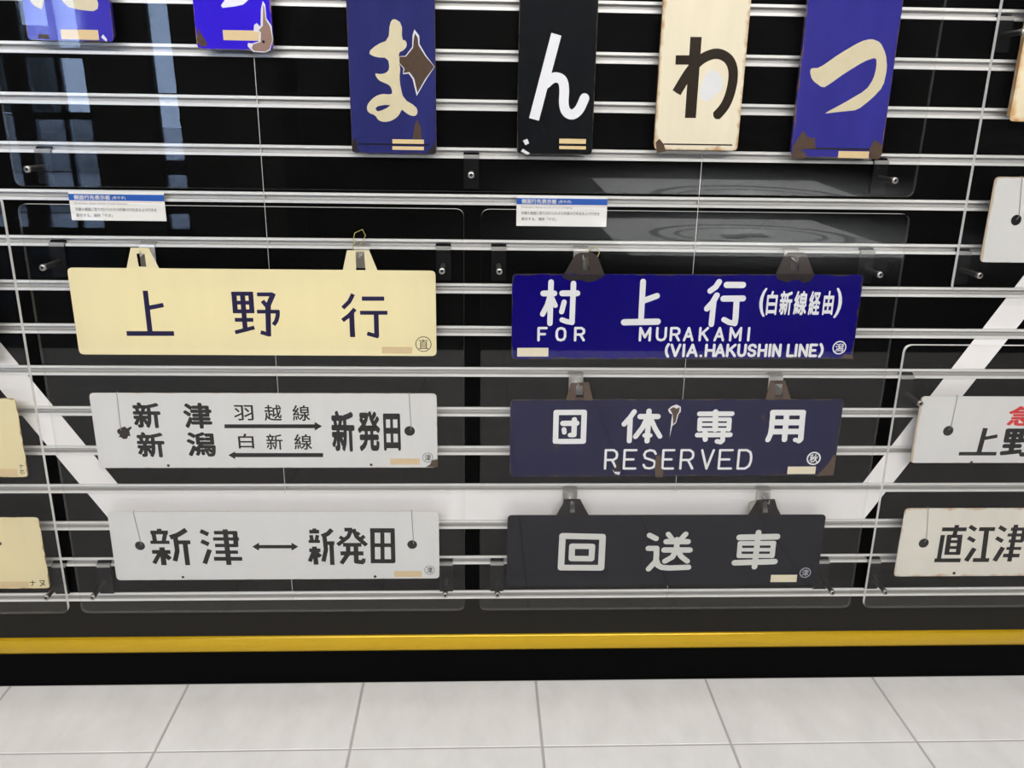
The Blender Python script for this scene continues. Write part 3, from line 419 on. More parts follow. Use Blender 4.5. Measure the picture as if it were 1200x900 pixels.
  ('poly', 'chip_white', 1, [[(82.9, 122.3), (93.2, 118.5), (102.7, 108.0), (101.4, 92.0), (92.1, 83.8), (81.4, 74.2), (69.6, 78.0), (66.1, 86.0), (69.0, 102.1), (75.0, 115.5)]], 'worn_patch'),
  ('poly', 'ink_brown', 2, [[(15.7, 7.7), (126.3, 7.7), (126.3, 9.9), (15.7, 9.9)]], 'groove'),  # painted shadow line of the bend, no real recess
  ('poly', 'rust_brown', 1, [[(5.1, -5.2), (2.5, 11.4), (7.9, 17.0), (15.7, 8.8), (19.4, -2.3)]], 'rust_patch'),
 ]),
 'tsu': dict(o=(0.5035, 1.0180), w=0.1485, h=0.6000, rot=0.00, items=[
  ('poly', 'enamel_cream', 1, [[(19.4, 134.9), (27.1, 135.0), (35.5, 139.3), (52.7, 151.9), (64.8, 159.9), (83.8, 171.3), (93.4, 175.9), (103.3, 178.4), (109.6, 178.2), (118.6, 175.3), (123.8, 170.9), (130.5, 160.8), (133.8, 153.2), (136.9, 140.6), (137.5, 131.0), (136.1, 114.9), (132.5, 105.7), (122.8, 94.2), (115.4, 87.0), (102.9, 76.6), (94.7, 72.8), (82.6, 71.6), (72.9, 70.5), (55.7, 68.3), (49.5, 67.6), (48.0, 67.9), (53.4, 71.3), (71.0, 81.0), (83.3, 88.2), (102.5, 99.9), (110.8, 107.0), (116.3, 116.8), (118.7, 123.8), (120.1, 135.0), (120.1, 141.5), (118.7, 149.7), (114.6, 151.2), (103.6, 147.5), (94.1, 142.6), (76.7, 131.5), (66.7, 124.7), (54.1, 115.3), (47.8, 110.8), (41.4, 106.7), (35.5, 107.7), (24.2, 114.7), (19.5, 119.5), (16.5, 126.6), (15.8, 130.1), (16.6, 133.7)]], 'character'),
  ('poly', 'tape_gold', 3, [[(77.3, -0.7), (127.6, -0.7), (127.6, 10.0), (77.3, 10.0)]], 'label_strip'),
  ('poly', 'rust_dark', 1, [[(14.2, 11.9), (135.1, 11.9), (135.1, 14.7), (14.2, 14.7)]], 'groove'),  # shadow of the foot bend, painted as a flat strip
  ('poly', 'rust_brown', 2, [[(1.3, -2.0), (2.0, 17.1), (8.0, 28.3), (15.3, 40.9), (25.4, 29.9), (35.7, 30.1), (39.3, 13.4), (15.9, 11.7), (25.8, 3.4), (20.7, -3.7)]], 'rust_patch'),
  ('poly', 'rust_brown', 2, [[(127.3, 13.2), (133.1, 28.7), (145.9, 21.9), (149.5, 7.9), (145.0, -2.1), (130.1, -1.4)]], 'rust_patch'),
 ]),
 'ta': dict(o=(-0.6790, 1.1720), w=0.1280, h=0.6000, rot=0.00, items=[
  ('poly', 'enamel_cream', 1, [[(4.2, 67.7), (9.7, 57.0), (17.0, 47.6), (26.5, 43.0), (31.6, 53.3), (36.3, 68.3)]], 'character'),
  ('poly', 'enamel_cream', 1, [[(46.2, 68.5), (56.2, 57.9), (66.4, 47.2), (83.3, 43.4), (102.1, 42.1), (109.1, 45.3), (111.2, 52.2), (107.2, 69.7)]], 'character'),
  ('poly', 'tape_gold', 2, [[(50.3, 2.1), (105.9, 2.1), (105.9, 16.0), (50.3, 16.0)]], 'label_strip'),
  ('poly', 'rust_brown', 1, [[(16.9, 8.4), (31.6, 8.6), (32.8, 1.7), (16.0, 2.8)]], 'rust_patch'),
  ('poly', 'chip_white', 1, [[(109.1, 5.9), (112.6, 10.1), (117.7, 3.2), (116.5, -0.3)]], 'chip_rim'),
 ]),
 'shi': dict(o=(-0.4285, 1.1640), w=0.1150, h=0.6000, rot=0.00, items=[
  ('poly', 'paint_white', 1, [[(63.3, 82.2), (48.7, 70.5), (41.1, 61.5), (43.5, 58.3), (61.5, 60.6), (74.1, 63.4), (84.3, 71.2), (94.8, 82.8)]], 'character'),
  ('poly', 'tape_gold', 2, [[(40.9, 13.2), (95.7, 13.2), (95.7, 27.5), (40.9, 27.5)]], 'label_strip'),
  ('poly', 'chip_white', 3, [[(104.0, 69.1), (107.1, 64.0), (107.8, 44.8), (114.7, 34.6), (115.4, 15.1), (110.2, 0.6), (102.2, -3.5), (84.2, -2.5), (76.4, 5.2), (77.5, 9.8), (83.7, 9.3), (93.6, 12.1), (96.0, 25.2), (87.1, 26.3), (88.5, 35.4), (92.8, 38.1), (98.0, 33.0), (100.4, 57.5)]], 'chip_rim'),
  ('poly', 'rust_pink', 4, [[(104.1, 64.0), (105.7, 60.2), (106.3, 43.5), (112.5, 33.3), (114.7, 15.1), (109.6, 1.9), (102.3, -2.2), (85.7, -1.2), (82.5, 2.7), (85.0, 8.0), (96.4, 11.5), (98.1, 25.2), (94.8, 27.8), (98.6, 31.7), (101.5, 34.4)]], 'rust_patch'),
  ('poly', 'rust_brown', 1, [[(4.5, 30.0), (8.5, 21.0), (15.7, 9.4), (15.2, 4.2), (5.5, 4.0), (0.7, 11.7)]], 'rust_patch'),
  ('dot', 'ink_black', 5, (100.9, 12.0), 2.2, 'nail_hole'),
 ]),
 'right_plate': dict(o=(0.8530, 1.0780), w=0.1300, h=0.6000, rot=0.00, items=[
 ]),
}
HOOKS = [
 (-0.547, 9, 'steel hook in the left ear of the cream sign'),
 (-0.1944, 9, 'steel hook in the right ear of the cream sign'),
 (0.1727, 9, 'steel hook in the left ear of the bright blue sign'),
 (0.5325, 9, 'steel hook in the right ear of the bright blue sign'),
 (0.1728, 6, 'steel hook in the left ear of the navy reserved sign'),
 (0.53, 6, 'steel hook in the right ear of the navy reserved sign'),
 (0.1702, 3, 'steel hook in the left ear of the charcoal sign'),
 (0.5321, 3, 'steel hook in the right ear of the charcoal sign'),
]
TIES = [
 (-0.1961, 0.8691, 1, 'yellow string looped over the hook on the right ear of the cream sign'),
 (0.1944, 0.8446, 1, 'yellow string tied at the left ear of the bright blue sign'),
 (0.5161, 0.3759, 1, 'yellow string tied at the right ear of the charcoal sign'),
]

# ================================================================ THE SETTING
SEAMS = [-1.787, -1.069, -.351, .367, 1.085, 1.803]
def RZ(k): return .198+.0743*k
NR = 31
wall = box('wall_back', 'black_back', -4, 4, .013, .15, 0, 2.8); wall['kind'] = 'structure'
# aluminium slot rail: two lips with a recessed channel between them
HL = .0085
rail_pts = [(-.0015, HL), (-.0015, HL-.0042), (.001, HL-.0050), (.0085, HL-.0050), (.0085, -HL+.0050), (.001, -HL+.0050), (-.0025, -HL+.0046), (-.0025, -HL), (.012, -HL), (.012, HL)]
W_ = SEAMS[1]-SEAMS[0]
rail_me = profile('rail', rail_pts, .0006, W_-.0006); rail_me.materials.append(M['aluminium']); rail_me.materials.append(M['aluminium_slot_shade'])
for p_ in rail_me.polygons:
    c = p_.center
    if c.y > .003 and abs(c.z) < .005 and abs(p_.normal.x) < .5: p_.material_index = 1
slat_me = profile('slat', [(0, HL+.0005), (0, .0743-HL-.0005), (.012, .0743-HL-.0005), (.012, HL+.0005)], .0005, W_-.0005); slat_me.materials.append(M['black_slat'])
for x in SEAMS[:-1]:
    for k in range(NR):
        link('rail', rail_me, None, wall, (x, 0, RZ(k)))
        link('slat', slat_me, None, wall, (x, 0, RZ(k)))
seam_me = profile('seam_strip', [(.0002, .2), (.0002, 2.5), (.010, 2.5), (.010, .2)], -.0004, .0004); seam_me.materials.append(M['aluminium'])
for x in SEAMS[1:-1]: link('seam_strip', seam_me, None, wall, (x, 0, 0))
ub = box('upper_board', 'black_slat', -4, 4, 0, .013, RZ(NR)+.01, 2.8, wall)
bs = box('baseboard_back', 'plinth', -4, 4, .0, .013, .1095, .1885); bs['kind'] = 'structure'
ks = box('baseboard_kick', 'kick', -4, 4, .001, .013, 0, .0725); ks['kind'] = 'structure'
# smooth, slightly convex brass-yellow strip
yp = [(.012, .0725)]+[(-.0008-.0034*math.sin(math.pi*(k+.5)/10), .0725+.037*(k+.5)/10) for k in range(10)]+[(.012, .1095)]
yt = profile('yellow_trim', yp, -4, 4)
for p_ in yt.polygons: p_.use_smooth = abs(p_.normal.x) < .5
yto = link('trim_1', yt, M['yellow_trim']); yto['kind'] = 'structure'
# white painted line running down, along and up the wall, cut by the rails
def clip(poly, zlo, zhi):
    def half(P, s, lim):
        out = []
        for i in range(len(P)):
            a, b = P[i-1], P[i]; ina = s*(a[1]-lim) >= 0; inb = s*(b[1]-lim) >= 0
            if ina != inb: t = (lim-a[1])/(b[1]-a[1]); out.append((a[0]+t*(b[0]-a[0]), lim))
            if inb: out.append(b)
        return out
    return half(half(poly, 1, zlo), -1, zhi)
band = [[(-1.117, 1.18), (-.647, .426), (-.668, .351), (-.668+0, .351), (-1.182, 1.18)],
        [(-.647, .426), (.717, .426), (.730, .351), (-.668, .351)],
        [(.717, .426), (1.155, 1.18), (1.222, 1.18), (.730, .351)]]
bm = bmesh.new()
for P in band:
    for k in range(0, 14):
        q = clip(P, RZ(k)+HL+.0004, RZ(k+1)-HL-.0004)
        if len(q) > 2:
            vs = [bm.verts.new((x, -.0003, z)) for x, z in q]
            try: bm.faces.new(vs)
            except ValueError: pass
bmesh.ops.remove_doubles(bm, verts=bm.verts, dist=1e-6)
for f in bm.faces:
    f.normal_update()
    if f.normal.y > 0: f.normal_flip()
me = bpy.data.meshes.new('painted_line'); bm.to_mesh(me); bm.free()
link('painted_line', me, M['vinyl_white'], wall)['label'] = 'wide white line painted on the black slats'

# floor: light stone tiles with grout, dark carpet further back
fl = box('floor', 'grout', -4, 4, -2.58, .15, -.05, -.0012); fl['kind'] = 'structure'
TX = [.117+.3415*i for i in range(-12, 12)]
TY = [-.0002, -.185]+[-.185-.3415*i for i in range(1, 8)]
tiles = {}
for i in range(len(TX)-1):
    for j in range(len(TY)-1):
        d = round(TY[j]-TY[j+1], 3)
        if d not in tiles:
            bm = bmesh.new(); add_box(bm, .0022, .3393, -d+.0022 if j else -d+.0022, -.0022 if j else 0, -.01, 0)
            bmesh.ops.bevel(bm, geom=[e for e in bm.edges if all(v.co.z > -.001 for v in e.verts)], offset=.0008, segments=1, affect='EDGES')
            tiles[d] = mesh_of('floor_tile', bm); tiles[d].materials.append(M['floor_tile'])
        link('tile', tiles[d], None, fl, (TX[i], TY[j], 0))
cp = box('floor_carpet', 'carpet', -7, 5, -6.3, -2.58, -.05, 0); cp['kind'] = 'structure'
cp2 = box('floor_carpet_far', 'carpet', -1.5, 5, -10, -6.3, -.05, 0); cp2['kind'] = 'structure'
cl = box('ceiling', 'hall_ceiling', -7, 5, -6.3, .15, 2.8, 2.9); cl['kind'] = 'structure'
cl2 = box('ceiling_far', 'hall_ceiling', -1.65, 5, -10.15, -6.3, 2.8, 2.9); cl2['kind'] = 'structure'
wr = box('wall_right', 'hall_dark', 5.0, 5.15, -10, .15, 0, 2.8); wr['kind'] = 'structure'
wr2 = box('wall_right_return', 'hall_dark', 4, 5, .0, .15, 0, 2.8); wr2['kind'] = 'structure'
wl = box('wall_left', 'hall_dark', -7.15, -7, -6.3, .15, 0, 2.8); wl['kind'] = 'structure'
wl2 = box('wall_left_return', 'hall_dark', -7, -4, .0, .15, 0, 2.8); wl2['kind'] = 'structure'
fx = box('floor_side', 'carpet', -7, -4, -2.58, .15, -.05, 0); fx['kind'] = 'structure'
fx2 = box('floor_side_right', 'carpet', 4, 5, -2.58, .15, -.05, 0); fx2['kind'] = 'structure'
wb = box('wall_front_far', 'hall_dark', -1.5, 5.15, -10.15, -10, 0, 2.8); wb['kind'] = 'structure'
wb2 = box('wall_front_return', 'hall_dark', -1.65, -1.5, -10.15, -6.2, 0, 2.8); wb2['kind'] = 'structure'
# front wall (behind the camera) with glazed openings that give the bluish reflections
wf = empty('wall_front', (0, -6.2, 0)); wf['kind'] = 'structure'
for x0, x1, z0, z1 in ((-2.47, -1.5, 0, 2.8), (-3.2, -2.70, 0, 2.8), (-7.15, -4.5, 0, 2.8), (-2.70, -2.47, 1.75, 2.8), (-4.5, -3.2, 2.45, 2.8)):
    box('wall_piece', 'hall_tan', x0, x1, -.12, 0, z0, z1, wf)
def window(n, x0, x1, z0, z1, bars, rails):
    w_ = empty('window_%d' % n, (0, -6.2, 0)); w_['kind'] = 'structure'
    xs = [x0]+[b_[0] for b_ in bars]+[x1]
    for x, t in [(x0, .03)]+bars+[(x1, .03)]: box('frame', 'window_metal', x-t, x+t, -.1, -.04, z0, z1, w_)
    for z, a_, b_, t in rails: box('frame', 'window_metal', a_, b_, -.095, -.045, z-t, z+t, w_)
    for a_, b_ in zip(xs, xs[1:]): box('pane', 'window_glass', a_+.03, b_-.03, -.074, -.068, z0, z1, w_)
window(1, -4.5, -3.2, 0, 2.45, [(-3.78, .09), (-3.44, .02)], [(.02, -4.5, -3.2, .04), (1.15, -3.69, -3.2, .04), (.66, -3.69, -3.2, .03), (2.42, -4.5, -3.2, .03)])
window(2, -2.70, -2.47, 0, 1.75, [], [(.84, -2.7, -2.47, .012), (.25, -2.7, -2.47, .06), (1.73, -2.7, -2.47, .03), (.03, -2.7, -2.47, .03)])
# what stands outside the glass
for lb, x0, x1, y0, z0, z1, mt in (('dark shopfront outside the tall window behind the visitor', -5.0, -4.35, -8.0, .57, 1.4, 'outside_dark'), ('grey planter wall outside the tall window behind the visitor', -5.1, -3.6, -7.9, 0, .55, 'outside_grey'), ('dark post outside the tall window behind the visitor', -5.6, -5.3, -8.5, 0, 2.8, 'outside_dark')):
    bm = bmesh.new(); add_box(bm, x0, x1, y0-.3, y0, z0, z1); add_box(bm, x0+.05, x1-.05, y0-.02, y0+.04, z0+.1, z0+.16); add_box(bm, x0+.05, x1-.05, y0-.02, y0+.04, z1-.16, z1-.1)
    thing(link(lb.split(' outside')[0].replace('dark ', '').replace('grey ', '').replace(' ', '_'), mesh_of('outside', bm), M[mt]), lb, 'building')
gr = box('ground_outside', 'outside_pave', -12, -1.7, -14, -6.3, -.06, -.01); gr['kind'] = 'structure'
# lobby floor lit by the added lamp, with oval inlays, seen only as a reflection in the panels
lobby = box('floor_lobby', 'lobby_floor', 1.2, 3.6, -7.9, -5.4, -.05, .004); lobby['kind'] = 'structure'
def oval(cx, cy, rx, ry, w, z):
    bm = bmesh.new(); A_ = []
    for k in range(40):
        t = k*math.tau/40; A_.append((bm.verts.new((cx+rx*math.cos(t), cy+ry*math.sin(t), z)), bm.verts.new((cx+(rx-w)*math.cos(t), cy+(ry-w)*math.sin(t), z))))
    for k in range(40): a, b = A_[k-1], A_[k]; bm.faces.new((a[0], b[0], b[1], a[1]))
    return mesh_of('oval_line', bm)
link('oval_line', oval(2.55, -6.65, .95, .80, .09, .0045), M['table_dark'], lobby)
link('oval_line', oval(2.55, -6.65, .72, .52, .05, .0045), M['table_dark'], lobby)
box('mat', 'table_dark', 2.45, 2.68, -6.7, -6.5, .0042, .012, lobby); box('mat', 'table_dark', 2.25, 2.44, -6.6, -6.4, .0042, .012, lobby)

# ================================================================ ACRYLIC PANELS
def panel(label, x0, x1, z0, z1, yf=-.060, t=.0075, r=.014):
    xc = (x0+x1)/2; o = empty('acrylic_panel', (xc, yf, z0)); h = z1-z0; hw = (x1-x0)/2
    thing(o, label, 'panel', None)
    out = chamfer([(-hw, 0), (hw, 0), (hw, h), (-hw, h)], r, 6)
    bm = bmesh.new()
    f = [bm.verts.new((x, 0, z)) for x, z in out]; b = [bm.verts.new((x, t, z)) for x, z in out]
    bm.faces.new(f); bm.faces.new(b)
    for fc in bm.faces:
        fc.normal_update()
    me = bpy.data.meshes.new('sheet'); bm.to_mesh(me); bm.free(); link('sheet', me, M['acrylic'], o)
    bm = bmesh.new(); f = [bm.verts.new((x, 0, z)) for x, z in out]; b = [bm.verts.new((x, t, z)) for x, z in out]; n = len(out)
    for i in range(n):
        j = (i+1) % n; fc = bm.faces.new((f[i], b[i], b[j], f[j])); fc.normal_update()
        m_ = fc.calc_center_median()
        if fc.normal.x*m_.x+fc.normal.z*(m_.z-h/2) < 0: fc.normal_flip()
    me = bpy.data.meshes.new('edge'); bm.to_mesh(me); bm.free(); link('edge', me, M['acrylic_edge'], o)
    return o
panel('clear acrylic panel in front of the cream and two white signs', -.7185, -.0235, .200, .932)
panel('clear acrylic panel in front of the two blue signs and the charcoal one', .0040, .7010, .200, .932)
panel('long clear acrylic panel in front of the row of tall hiragana plates', -.7165, .7010, .959, 1.75).rotation_euler.x = math.radians(1.5)
panel('clear acrylic panel over the cream signs cut off at the left', -1.440, -.7420, .200, .945)
panel('clear acrylic panel over the white signs at the lower right, with a bright edge', .7275, 1.425, .199, .712)
panel('clear acrylic panel at the upper right over a white sign, bright edge, rounded lower corner', .7915, 1.49, .804, 1.75)

# stand-off brackets
tube_me = None
def standoff(x, krow, zp, label, thin=False):
    global tube_me
    o = empty('standoff_bracket', (x, -.003, zp)); thing(o, label, 'bracket', 'stand-off brackets that carry the acrylic panels')
    zr = RZ(krow)-zp
    if (krow, round(zr, 4)) not in BR:
        # a plate that hooks into the rail and hangs down behind the pin
        pts = [(.006, zr+.001), (-.0005, zr-.003), (-.0045, zr-.006), (-.0045, -.026), (-.0020, -.026), (-.0020, zr-.0075), (.006, zr-.003)]
        BR[(krow, round(zr, 4))] = profile('hanger_plate', pts, -.0125, .0125)
    link('hanger_plate', BR[(krow, round(zr, 4))], M['bracket'], o)
    box('clip', 'bracket_clip', -.0125, .0125, -.0052, .0030, zr-.0085, zr-.0022, o, .0006)
    if tube_me is None:
        bm = bmesh.new(); n = 16
        rings = [(.0042, -.004), (.0042, -.0535), (.0052, -.0540), (.0052, -.0605), (.0046, -.0612), (.0024, -.0612)]
        R_ = [[bm.verts.new((r*math.cos(k*math.tau/n), y, r*math.sin(k*math.tau/n))) for k in range(n)] for r, y in rings]
        for A_, B_ in zip(R_, R_[1:]):
            for k in range(n): bm.faces.new((A_[k-1], A_[k], B_[k], B_[k-1]))
        tube_me = mesh_of('pin', bm); 
        for p_ in tube_me.polygons: p_.use_smooth = True
        bm = bmesh.new(); bm.faces.new([bm.verts.new((.0025*math.cos(k*math.tau/6), -.0600, .0025*math.sin(k*math.tau/6))) for k in range(6)])
        global sock_me; sock_me = mesh_of('socket', bm)
    link('pin', tube_me, M['dull_steel'], o); link('socket', sock_me, M['hole_dark'], o)
BR = {}
for x, kr, z, lb in (
    (-.775, 1, .2345, 'dark bracket with steel pin at the bottom right corner of the leftmost acrylic panel'),
    (-.6935, 1, .2345, 'dark bracket with steel pin below the left end of the lowest white sign'),
    (-.059, 1, .2345, 'dark bracket with steel pin below the right end of the lowest white sign'),
    (.037, 1, .2345, 'dark bracket with steel pin at the lower left corner of the charcoal sign'),
    (.6625, 1, .2345, 'dark bracket with steel pin at the lower right corner of the charcoal sign'),
    (.763, 1, .2345, 'dark bracket with steel pin below the left end of the rusty white sign'),
    (-.6925, 9, .833, 'dark bracket with steel pin above the top left corner of the cream sign'),
    (-.059, 9, .833, 'dark bracket with steel pin at the top right corner of the cream sign'),
    (.034, 9, .833, 'dark bracket with steel pin at the top left corner of the bright blue sign'),
    (.6635, 9, .833, 'dark bracket with steel pin at the top right corner of the bright blue sign'),
    (-.693, 11, .985, 'dark bracket with steel pin above the left caption card'),
    (-.012, 11, .985, 'dark bracket with steel pin midway between the two caption cards'),
    (.665, 11, .985, 'dark bracket with steel pin below the right edge of the blue hiragana plate'),
    (.832, 9, .833, 'dark bracket with steel pin at the lower left corner of the upper right acrylic panel'),
    (.768, 6, .608, 'dark bracket with steel pin at the left end of the white sign with red lettering'),
    (.832, 14, 1.209, 'dark bracket with steel pin beside the rust-edged plate cut off at the right')):
    standoff(x, kr, z, lb)

# ================================================================ SIGNS
enamel('plate_ueno', (.79, .705, .425), (.75, .67, .43), .599, .147, .001, .1, .4, .1, .035)
enamel('plate_white', (.635, .63, .615), (.5, .4, .3), .592, .139, .0018, .2, .4, .08, .03)
enamel('plate_murakami', (.004, .001, .135), (.05, .04, .035), .595, .148, .003, .5, .25, .10, .12)
enamel('plate_reserved', (.006, .006, .042), (.07, .045, .03), .591, .146, .0022, .45, .3, .03, .2)
enamel('plate_kaiso', (.007, .007, .013), (.015, .013, .012), .590, .147, .002, .4, .35, .0, .12)
enamel('plate_cream', (.72, .63, .38), (.35, .22, .1), .600, .145, .002, .45, .4, .3, .04)
enamel('plate_rusty_white', (.68, .655, .575), (.42, .2, .07), .600, .143, .005, .5, .45, .2, .05, .6)
enamel('plate_ma', (.028, .032, .15), (.1, .07, .05), .1335, .6, .0015, .5, .2, .8, .25)
enamel('plate_n', (.010, .011, .013), (.07, .06, .04), .1205, .6, .0015, .5, .18, .8, .2)
enamel('plate_wa', (.80, .73, .56), (.40, .20, .06), .1355, .6, .0045, .62, .4, .4, .08, .7)
enamel('plate_tsu', (.038, .036, .26), (.2, .12, .08), .1485, .6, .0015, .5, .2, .8, .15)
enamel('plate_ta', (.045, .035, .42), (.15, .1, .08), .128, .6, .0015, .5, .2, .8, .12)
enamel('plate_shi', (.035, .012, .62), (.3, .2, .15), .115, .6, .0015, .5, .2, .8, .1)
enamel('plate_right', (.80, .70, .50), (.55, .27, .07), .13, .6, .007, .65, .4, .3, .08, .6)
META = dict(
 ueno=('plate_ueno', 'cream enamel destination sign lettered 上野行 in navy with a circled 直', 'destination_sign'),
 niitsu_arrows=('plate_white', 'white enamel sign lettered 新津 新潟 新発田 with two long arrows', 'destination_sign'),
 niitsu_short=('plate_white', 'white enamel sign lettered 新津 and 新発田 joined by a short double arrow', 'destination_sign'),
 murakami=('plate_murakami', 'bright blue enamel sign lettered 村上行 FOR MURAKAMI in white', 'destination_sign'),
 reserved=('plate_reserved', 'chipped navy enamel sign lettered 団体専用 RESERVED in white', 'destination_sign'),
 kaiso=('plate_kaiso', 'charcoal enamel sign lettered 回送車, lowest below the two blue signs', 'destination_sign'),
 kyuko=('plate_white', 'white sign at the right edge with 上野 in black below a red 急', 'destination_sign'),
 naoetsu=('plate_rusty_white', 'off-white sign with rusty orange edges lettered 直江津', 'destination_sign'),
 white_up=('plate_white', 'plain white sign hanging by a thread behind the upper right acrylic panel', 'destination_sign'),
 cream_l1=('plate_cream', 'cream sign cut off at the left with small stacked ナホ in its corner', 'destination_sign'),
 cream_l2=('plate_cream', 'worn cream sign at the lower left with small ナヌ in its corner', 'destination_sign'),
 rusty_l0=('plate_rusty_white', 'rust-edged off-white sign of which only the right edge shows at the left', 'destination_sign'),
 ma=('plate_ma', 'tall dark blue enamel plate with cream ま and a brown rust chip', 'hiragana_plate'),
 n=('plate_n', 'tall black enamel plate with a white ん', 'hiragana_plate'),
 wa=('plate_wa', 'tall cream enamel plate with a dark brown わ and rusty edges', 'hiragana_plate'),
 tsu=('plate_tsu', 'tall blue enamel plate with a large cream つ', 'hiragana_plate'),
 ta=('plate_ta', 'blue enamel plate at the upper left, only the foot of its cream letter showing', 'hiragana_plate'),
 shi=('plate_shi', 'vivid blue enamel plate with a large pinkish rust chip at its corner', 'hiragana_plate'),
 right_plate=('plate_right', 'cream plate with rusty orange edges cut off at the upper right', 'hiragana_plate'))
YP = -.030
ORG = {}
for key, s in SIGNS.items():
    mat, label, nm = META[key]; w, h = s['w'], s['h']
    rot = math.radians(s['rot']); ox, oz = s['o']
    base = empty(nm, (ox+math.cos(rot)*w/2, YP, oz+math.sin(rot)*w/2), (0, -rot, 0))
    thing(base, label, 'sign', 'enamel destination signs hung on the rails' if nm == 'destination_sign' else 'tall hiragana plates in the top row')
    tabs = sorted([it for it in s['items'] if it[0] == 'tab'], key=lambda t: t[1][0][0])
    holes = [it for it in s['items'] if it[0] == 'hole']
    corner = .0085 if nm == 'destination_sign' else .008
    c = chamfer([(0, 0), (w, 0), (w, h), (0, h)], corner, 4)
    # outline order: bottom-left, bottom-right, top-right, (tabs right to left), top-left
    br = c[0:15]; tl = c[15:]
    mid = []
    for t in reversed(tabs):
        q = [(x/1000, z/1000) for x, z in t[1]]; q = sorted(q[:1]+q[-1:], key=lambda v: v[0])[:0] or q
        q[0] = (q[0][0], h); q[-1] = (q[-1][0], h)
        mid += q[::-1]
    loops = [[(x-w/2, z) for x, z in br+mid+tl]]
    for t in tabs:
        if t[2]: loops.append([(x/1000-w/2, max(z/1000, h-.006)) for x, z in t[2]])
    for hl in holes:
        (cx, cz), r = hl[1], hl[2]; loops.append([(cx/1000-w/2+r/1000*math.cos(k*math.tau/16), cz/1000+r/1000*math.sin(k*math.tau/16)) for k in range(16)])
    T = .0016
    me = shape2d('plate', loops, T, .0003); link('plate', me, M[mat], base)
    if nm == 'hiragana_plate':   # rolled flange along the foot and up the sides, standing proud towards the wall
        bm = bmesh.new()
        for x0, x1, z0, z1 in ((-w/2+.001, -w/2+.0025, .008, h-.01), (w/2-.0025, w/2-.001, .008, h-.01), (-w/2+.008, w/2-.008, .001, .0025)): add_box(bm, x0, x1, T, .011, z0, z1)
        link('flange', mesh_of('flange', bm), M[mat], base)
    for it in s['items']:
        kd = it[0]
        if kd == 'tab' : continue
        if kd == 'hole':
            (cx, cz), r, (tx, tz) = it[1], it[2]/1000, it[3]
            cx = cx/1000-w/2; cz /= 1000; tx = tx/1000-w/2
            th = tube('thread', [(tx, .004, h+.001), (tx, -.0010, h+.0008), (cx+r*.3, -.0012, cz+r*.7), (cx+r*.2, .004, cz-r*.1)], .0006); link('thread', th, M['thread_grey'], base)
            bm = bmesh.new(); a = [bm.verts.new((cx+r*1.02*math.cos(k*math.tau/16), T+.001, cz+r*1.02*math.sin(k*math.tau/16))) for k in range(16)]; bm.faces.new(a)
            link('hole_backing', mesh_of('hole_backing', bm), M['hole_dark'], base)
            continue
        mname, layer = it[1], it[2]; y = -.00012*layer-.00005
        if kd == 'strokes':
            # one object per connected character is told apart by the caller: all strokes of one call sit on one glyph run
            me = strokes_mesh('lettering', it[3]); nmx = 'lettering'
        elif kd == 'glyph': me = glyph_mesh(it[3], it[4], *it[5:9]); nmx = 'lettering'
        elif kd == 'poly': me = shape2d(it[4], [[(x/1000, z/1000) for x, z in lp] for lp in it[3]]); nmx = it[4]
        elif kd == 'ring':
            (cx, cz), R_, wr_ = it[3], it[4]/1000, it[5]/1000; cx /= 1000; cz /= 1000
            me = shape2d('ring', [[(cx+q*math.cos(k*math.tau/32), cz+q*math.sin(k*math.tau/32)) for k in range(32)] for q in (R_, R_-wr_)]); nmx = 'stamp_ring'
        elif kd == 'dot':
            (cx, cz), R_ = it[3], it[4]/1000; cx /= 1000; cz /= 1000
            me = shape2d('dot', [[(cx+R_*math.cos(k*math.tau/12), cz+R_*math.sin(k*math.tau/12)) for k in range(12)]]); nmx = it[5]
        link(nmx, me, M[mname], base, (-w/2, y, 0))

# ---------------------------------------------------------------- sheet-metal hooks, yellow ties
strip_cache = {}
def hook(x, krow, label, w=.0255, drop=.040):
    zr = RZ(krow)
    o = empty('sign_hook', (x, 0, zr)); thing(o, label, 'hook', 'steel hooks that carry the signs')
    if (w, drop) not in strip_cache:
        P = [(.006, -.001), (-.002, -.002), (-.0058, -.0045), (-.0064, -.008), (-.0070, -drop)]; t = .0012
        prof = P+[(y+t, z) for y, z in reversed(P)]
        strip_cache[(w, drop)] = profile('strap', prof, -w/2, w/2)
        strip_cache['prong'] = tube('prong', [(0, -.0068, -.016), (0, -.020, -.0175), (0, -.0350, -.0180), (0, -.0372, -.0150), (0, -.0374, -.0095)], .0011)
    link('strap', strip_cache[(w, drop)], M['steel'], o); link('prong', strip_cache['prong'], M['steel'], o)
for x, k, lb in HOOKS: hook(x, k, lb)
for x, z, dx, lb in TIES:
    o = thing(link('string_tie', tube('string_tie', [(x-.010*dx, -.026, z-.008), (x-.011*dx, -.010, z+.006), (x-.009*dx, -.006, z+.016), (x+.004, -.006, z+.022), (x+.009, -.008, z+.012), (x+.004, -.016, z+.004), (x-.001, -.026, z-.006)], .0007), M['tie_yellow']), lb, 'string', 'yellow string ties on the hooks')

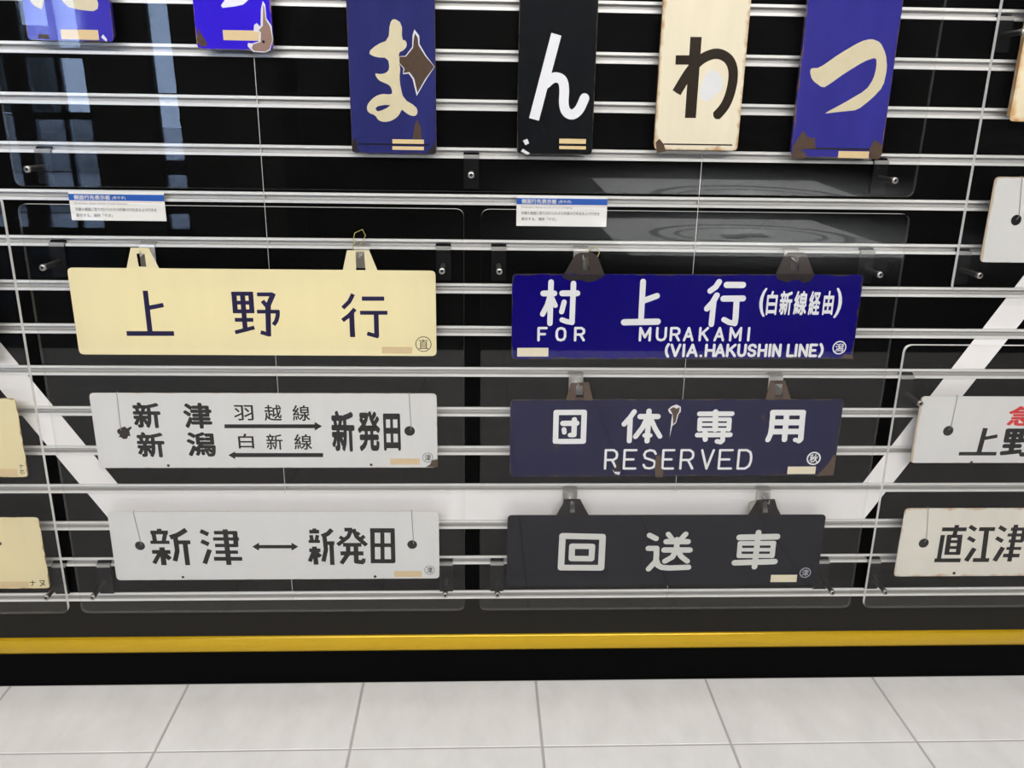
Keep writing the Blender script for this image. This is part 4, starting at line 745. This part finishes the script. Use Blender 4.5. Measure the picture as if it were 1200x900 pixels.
# ---------------------------------------------------------------- caption cards
def card(x0, z0, w, h, label):
    o = empty('caption_card', (x0+w/2, -.010, z0)); thing(o, label, 'card', 'caption cards on the rail above the signs')
    box('card_sheet', 'card', -w/2, w/2, 0, .0015, 0, h, o, .0004)
    box('clip', 'steel', -.012, .012, .0015, .012, h-.012, h-.006, o)
    link('title_bar', shape2d('title_bar', [[(-w/2, h-.0145), (w/2, h-.0145), (w/2, h-.0045), (-w/2, h-.0045)]]), M['card_blue'], o, (0, -.0002, 0))
    link('lettering', text_mesh('側面行先表示板', -w/2*1000+8, h*1000-13.4, 58, 7.6, .02), M['card'], o, (0, -.0004, 0))
    link('lettering', text_mesh('(吊サボ)', -w/2*1000+69, h*1000-13.2, 21, 6, .01), M['card'], o, (0, -.0004, 0))
    link('lettering', text_mesh('Destination display boards of trains (hanging)', -w/2*1000+8, h*1000-21.5, 84, 3.6, 0), M['card_ink'], o, (0, -.0002, 0))
    link('rule', shape2d('rule', [[(-w/2+.004, h-.0172), (w/2-.004, h-.0172), (w/2-.004, h-.0166), (-w/2+.004, h-.0166)]]), M['card_rule'], o, (0, -.0002, 0))
    link('lettering', text_mesh('列車の側面に取り付けられその列車の行先名および行先を', -w/2*1000+8, h*1000-31.5, 130, 5.4, .012), M['card_ink'], o, (0, -.0002, 0))
    link('lettering', text_mesh('表示する。通称「サボ」', -w/2*1000+8, h*1000-41, 58, 5.4, .012), M['card_ink'], o, (0, -.0002, 0))
card(-.6605, .9015, .1515, .0465, 'small caption card with a blue title bar above the cream sign')
card(.0625, .9000, .1500, .0500, 'small caption card with a blue title bar above the bright blue sign')

LAMPS = {-1.47: 'above the left third', -.83: 'above the cream ueno sign', -.265: 'just left of the middle', .51: 'above the blue murakami sign', 1.87: 'above the right third', 2.9: 'beyond the right end', -2.6: 'beyond the left end'}
# lamp housings in the ceiling (the lights at the top of this script)
for lx in (-1.47, -.83, -.265, .51, 1.87, 2.9, -2.6):
    bm = bmesh.new(); bmesh.ops.create_cone(bm, cap_ends=False, segments=20, radius1=.05, radius2=.05, depth=.16)
    thing(link('downlight_housing', mesh_of('housing', bm), M['lamp_white'], None, (lx, -1.0, 2.72)), 'round white downlight in the ceiling %s of the display wall' % LAMPS[lx], 'lamp', 'ceiling downlights')
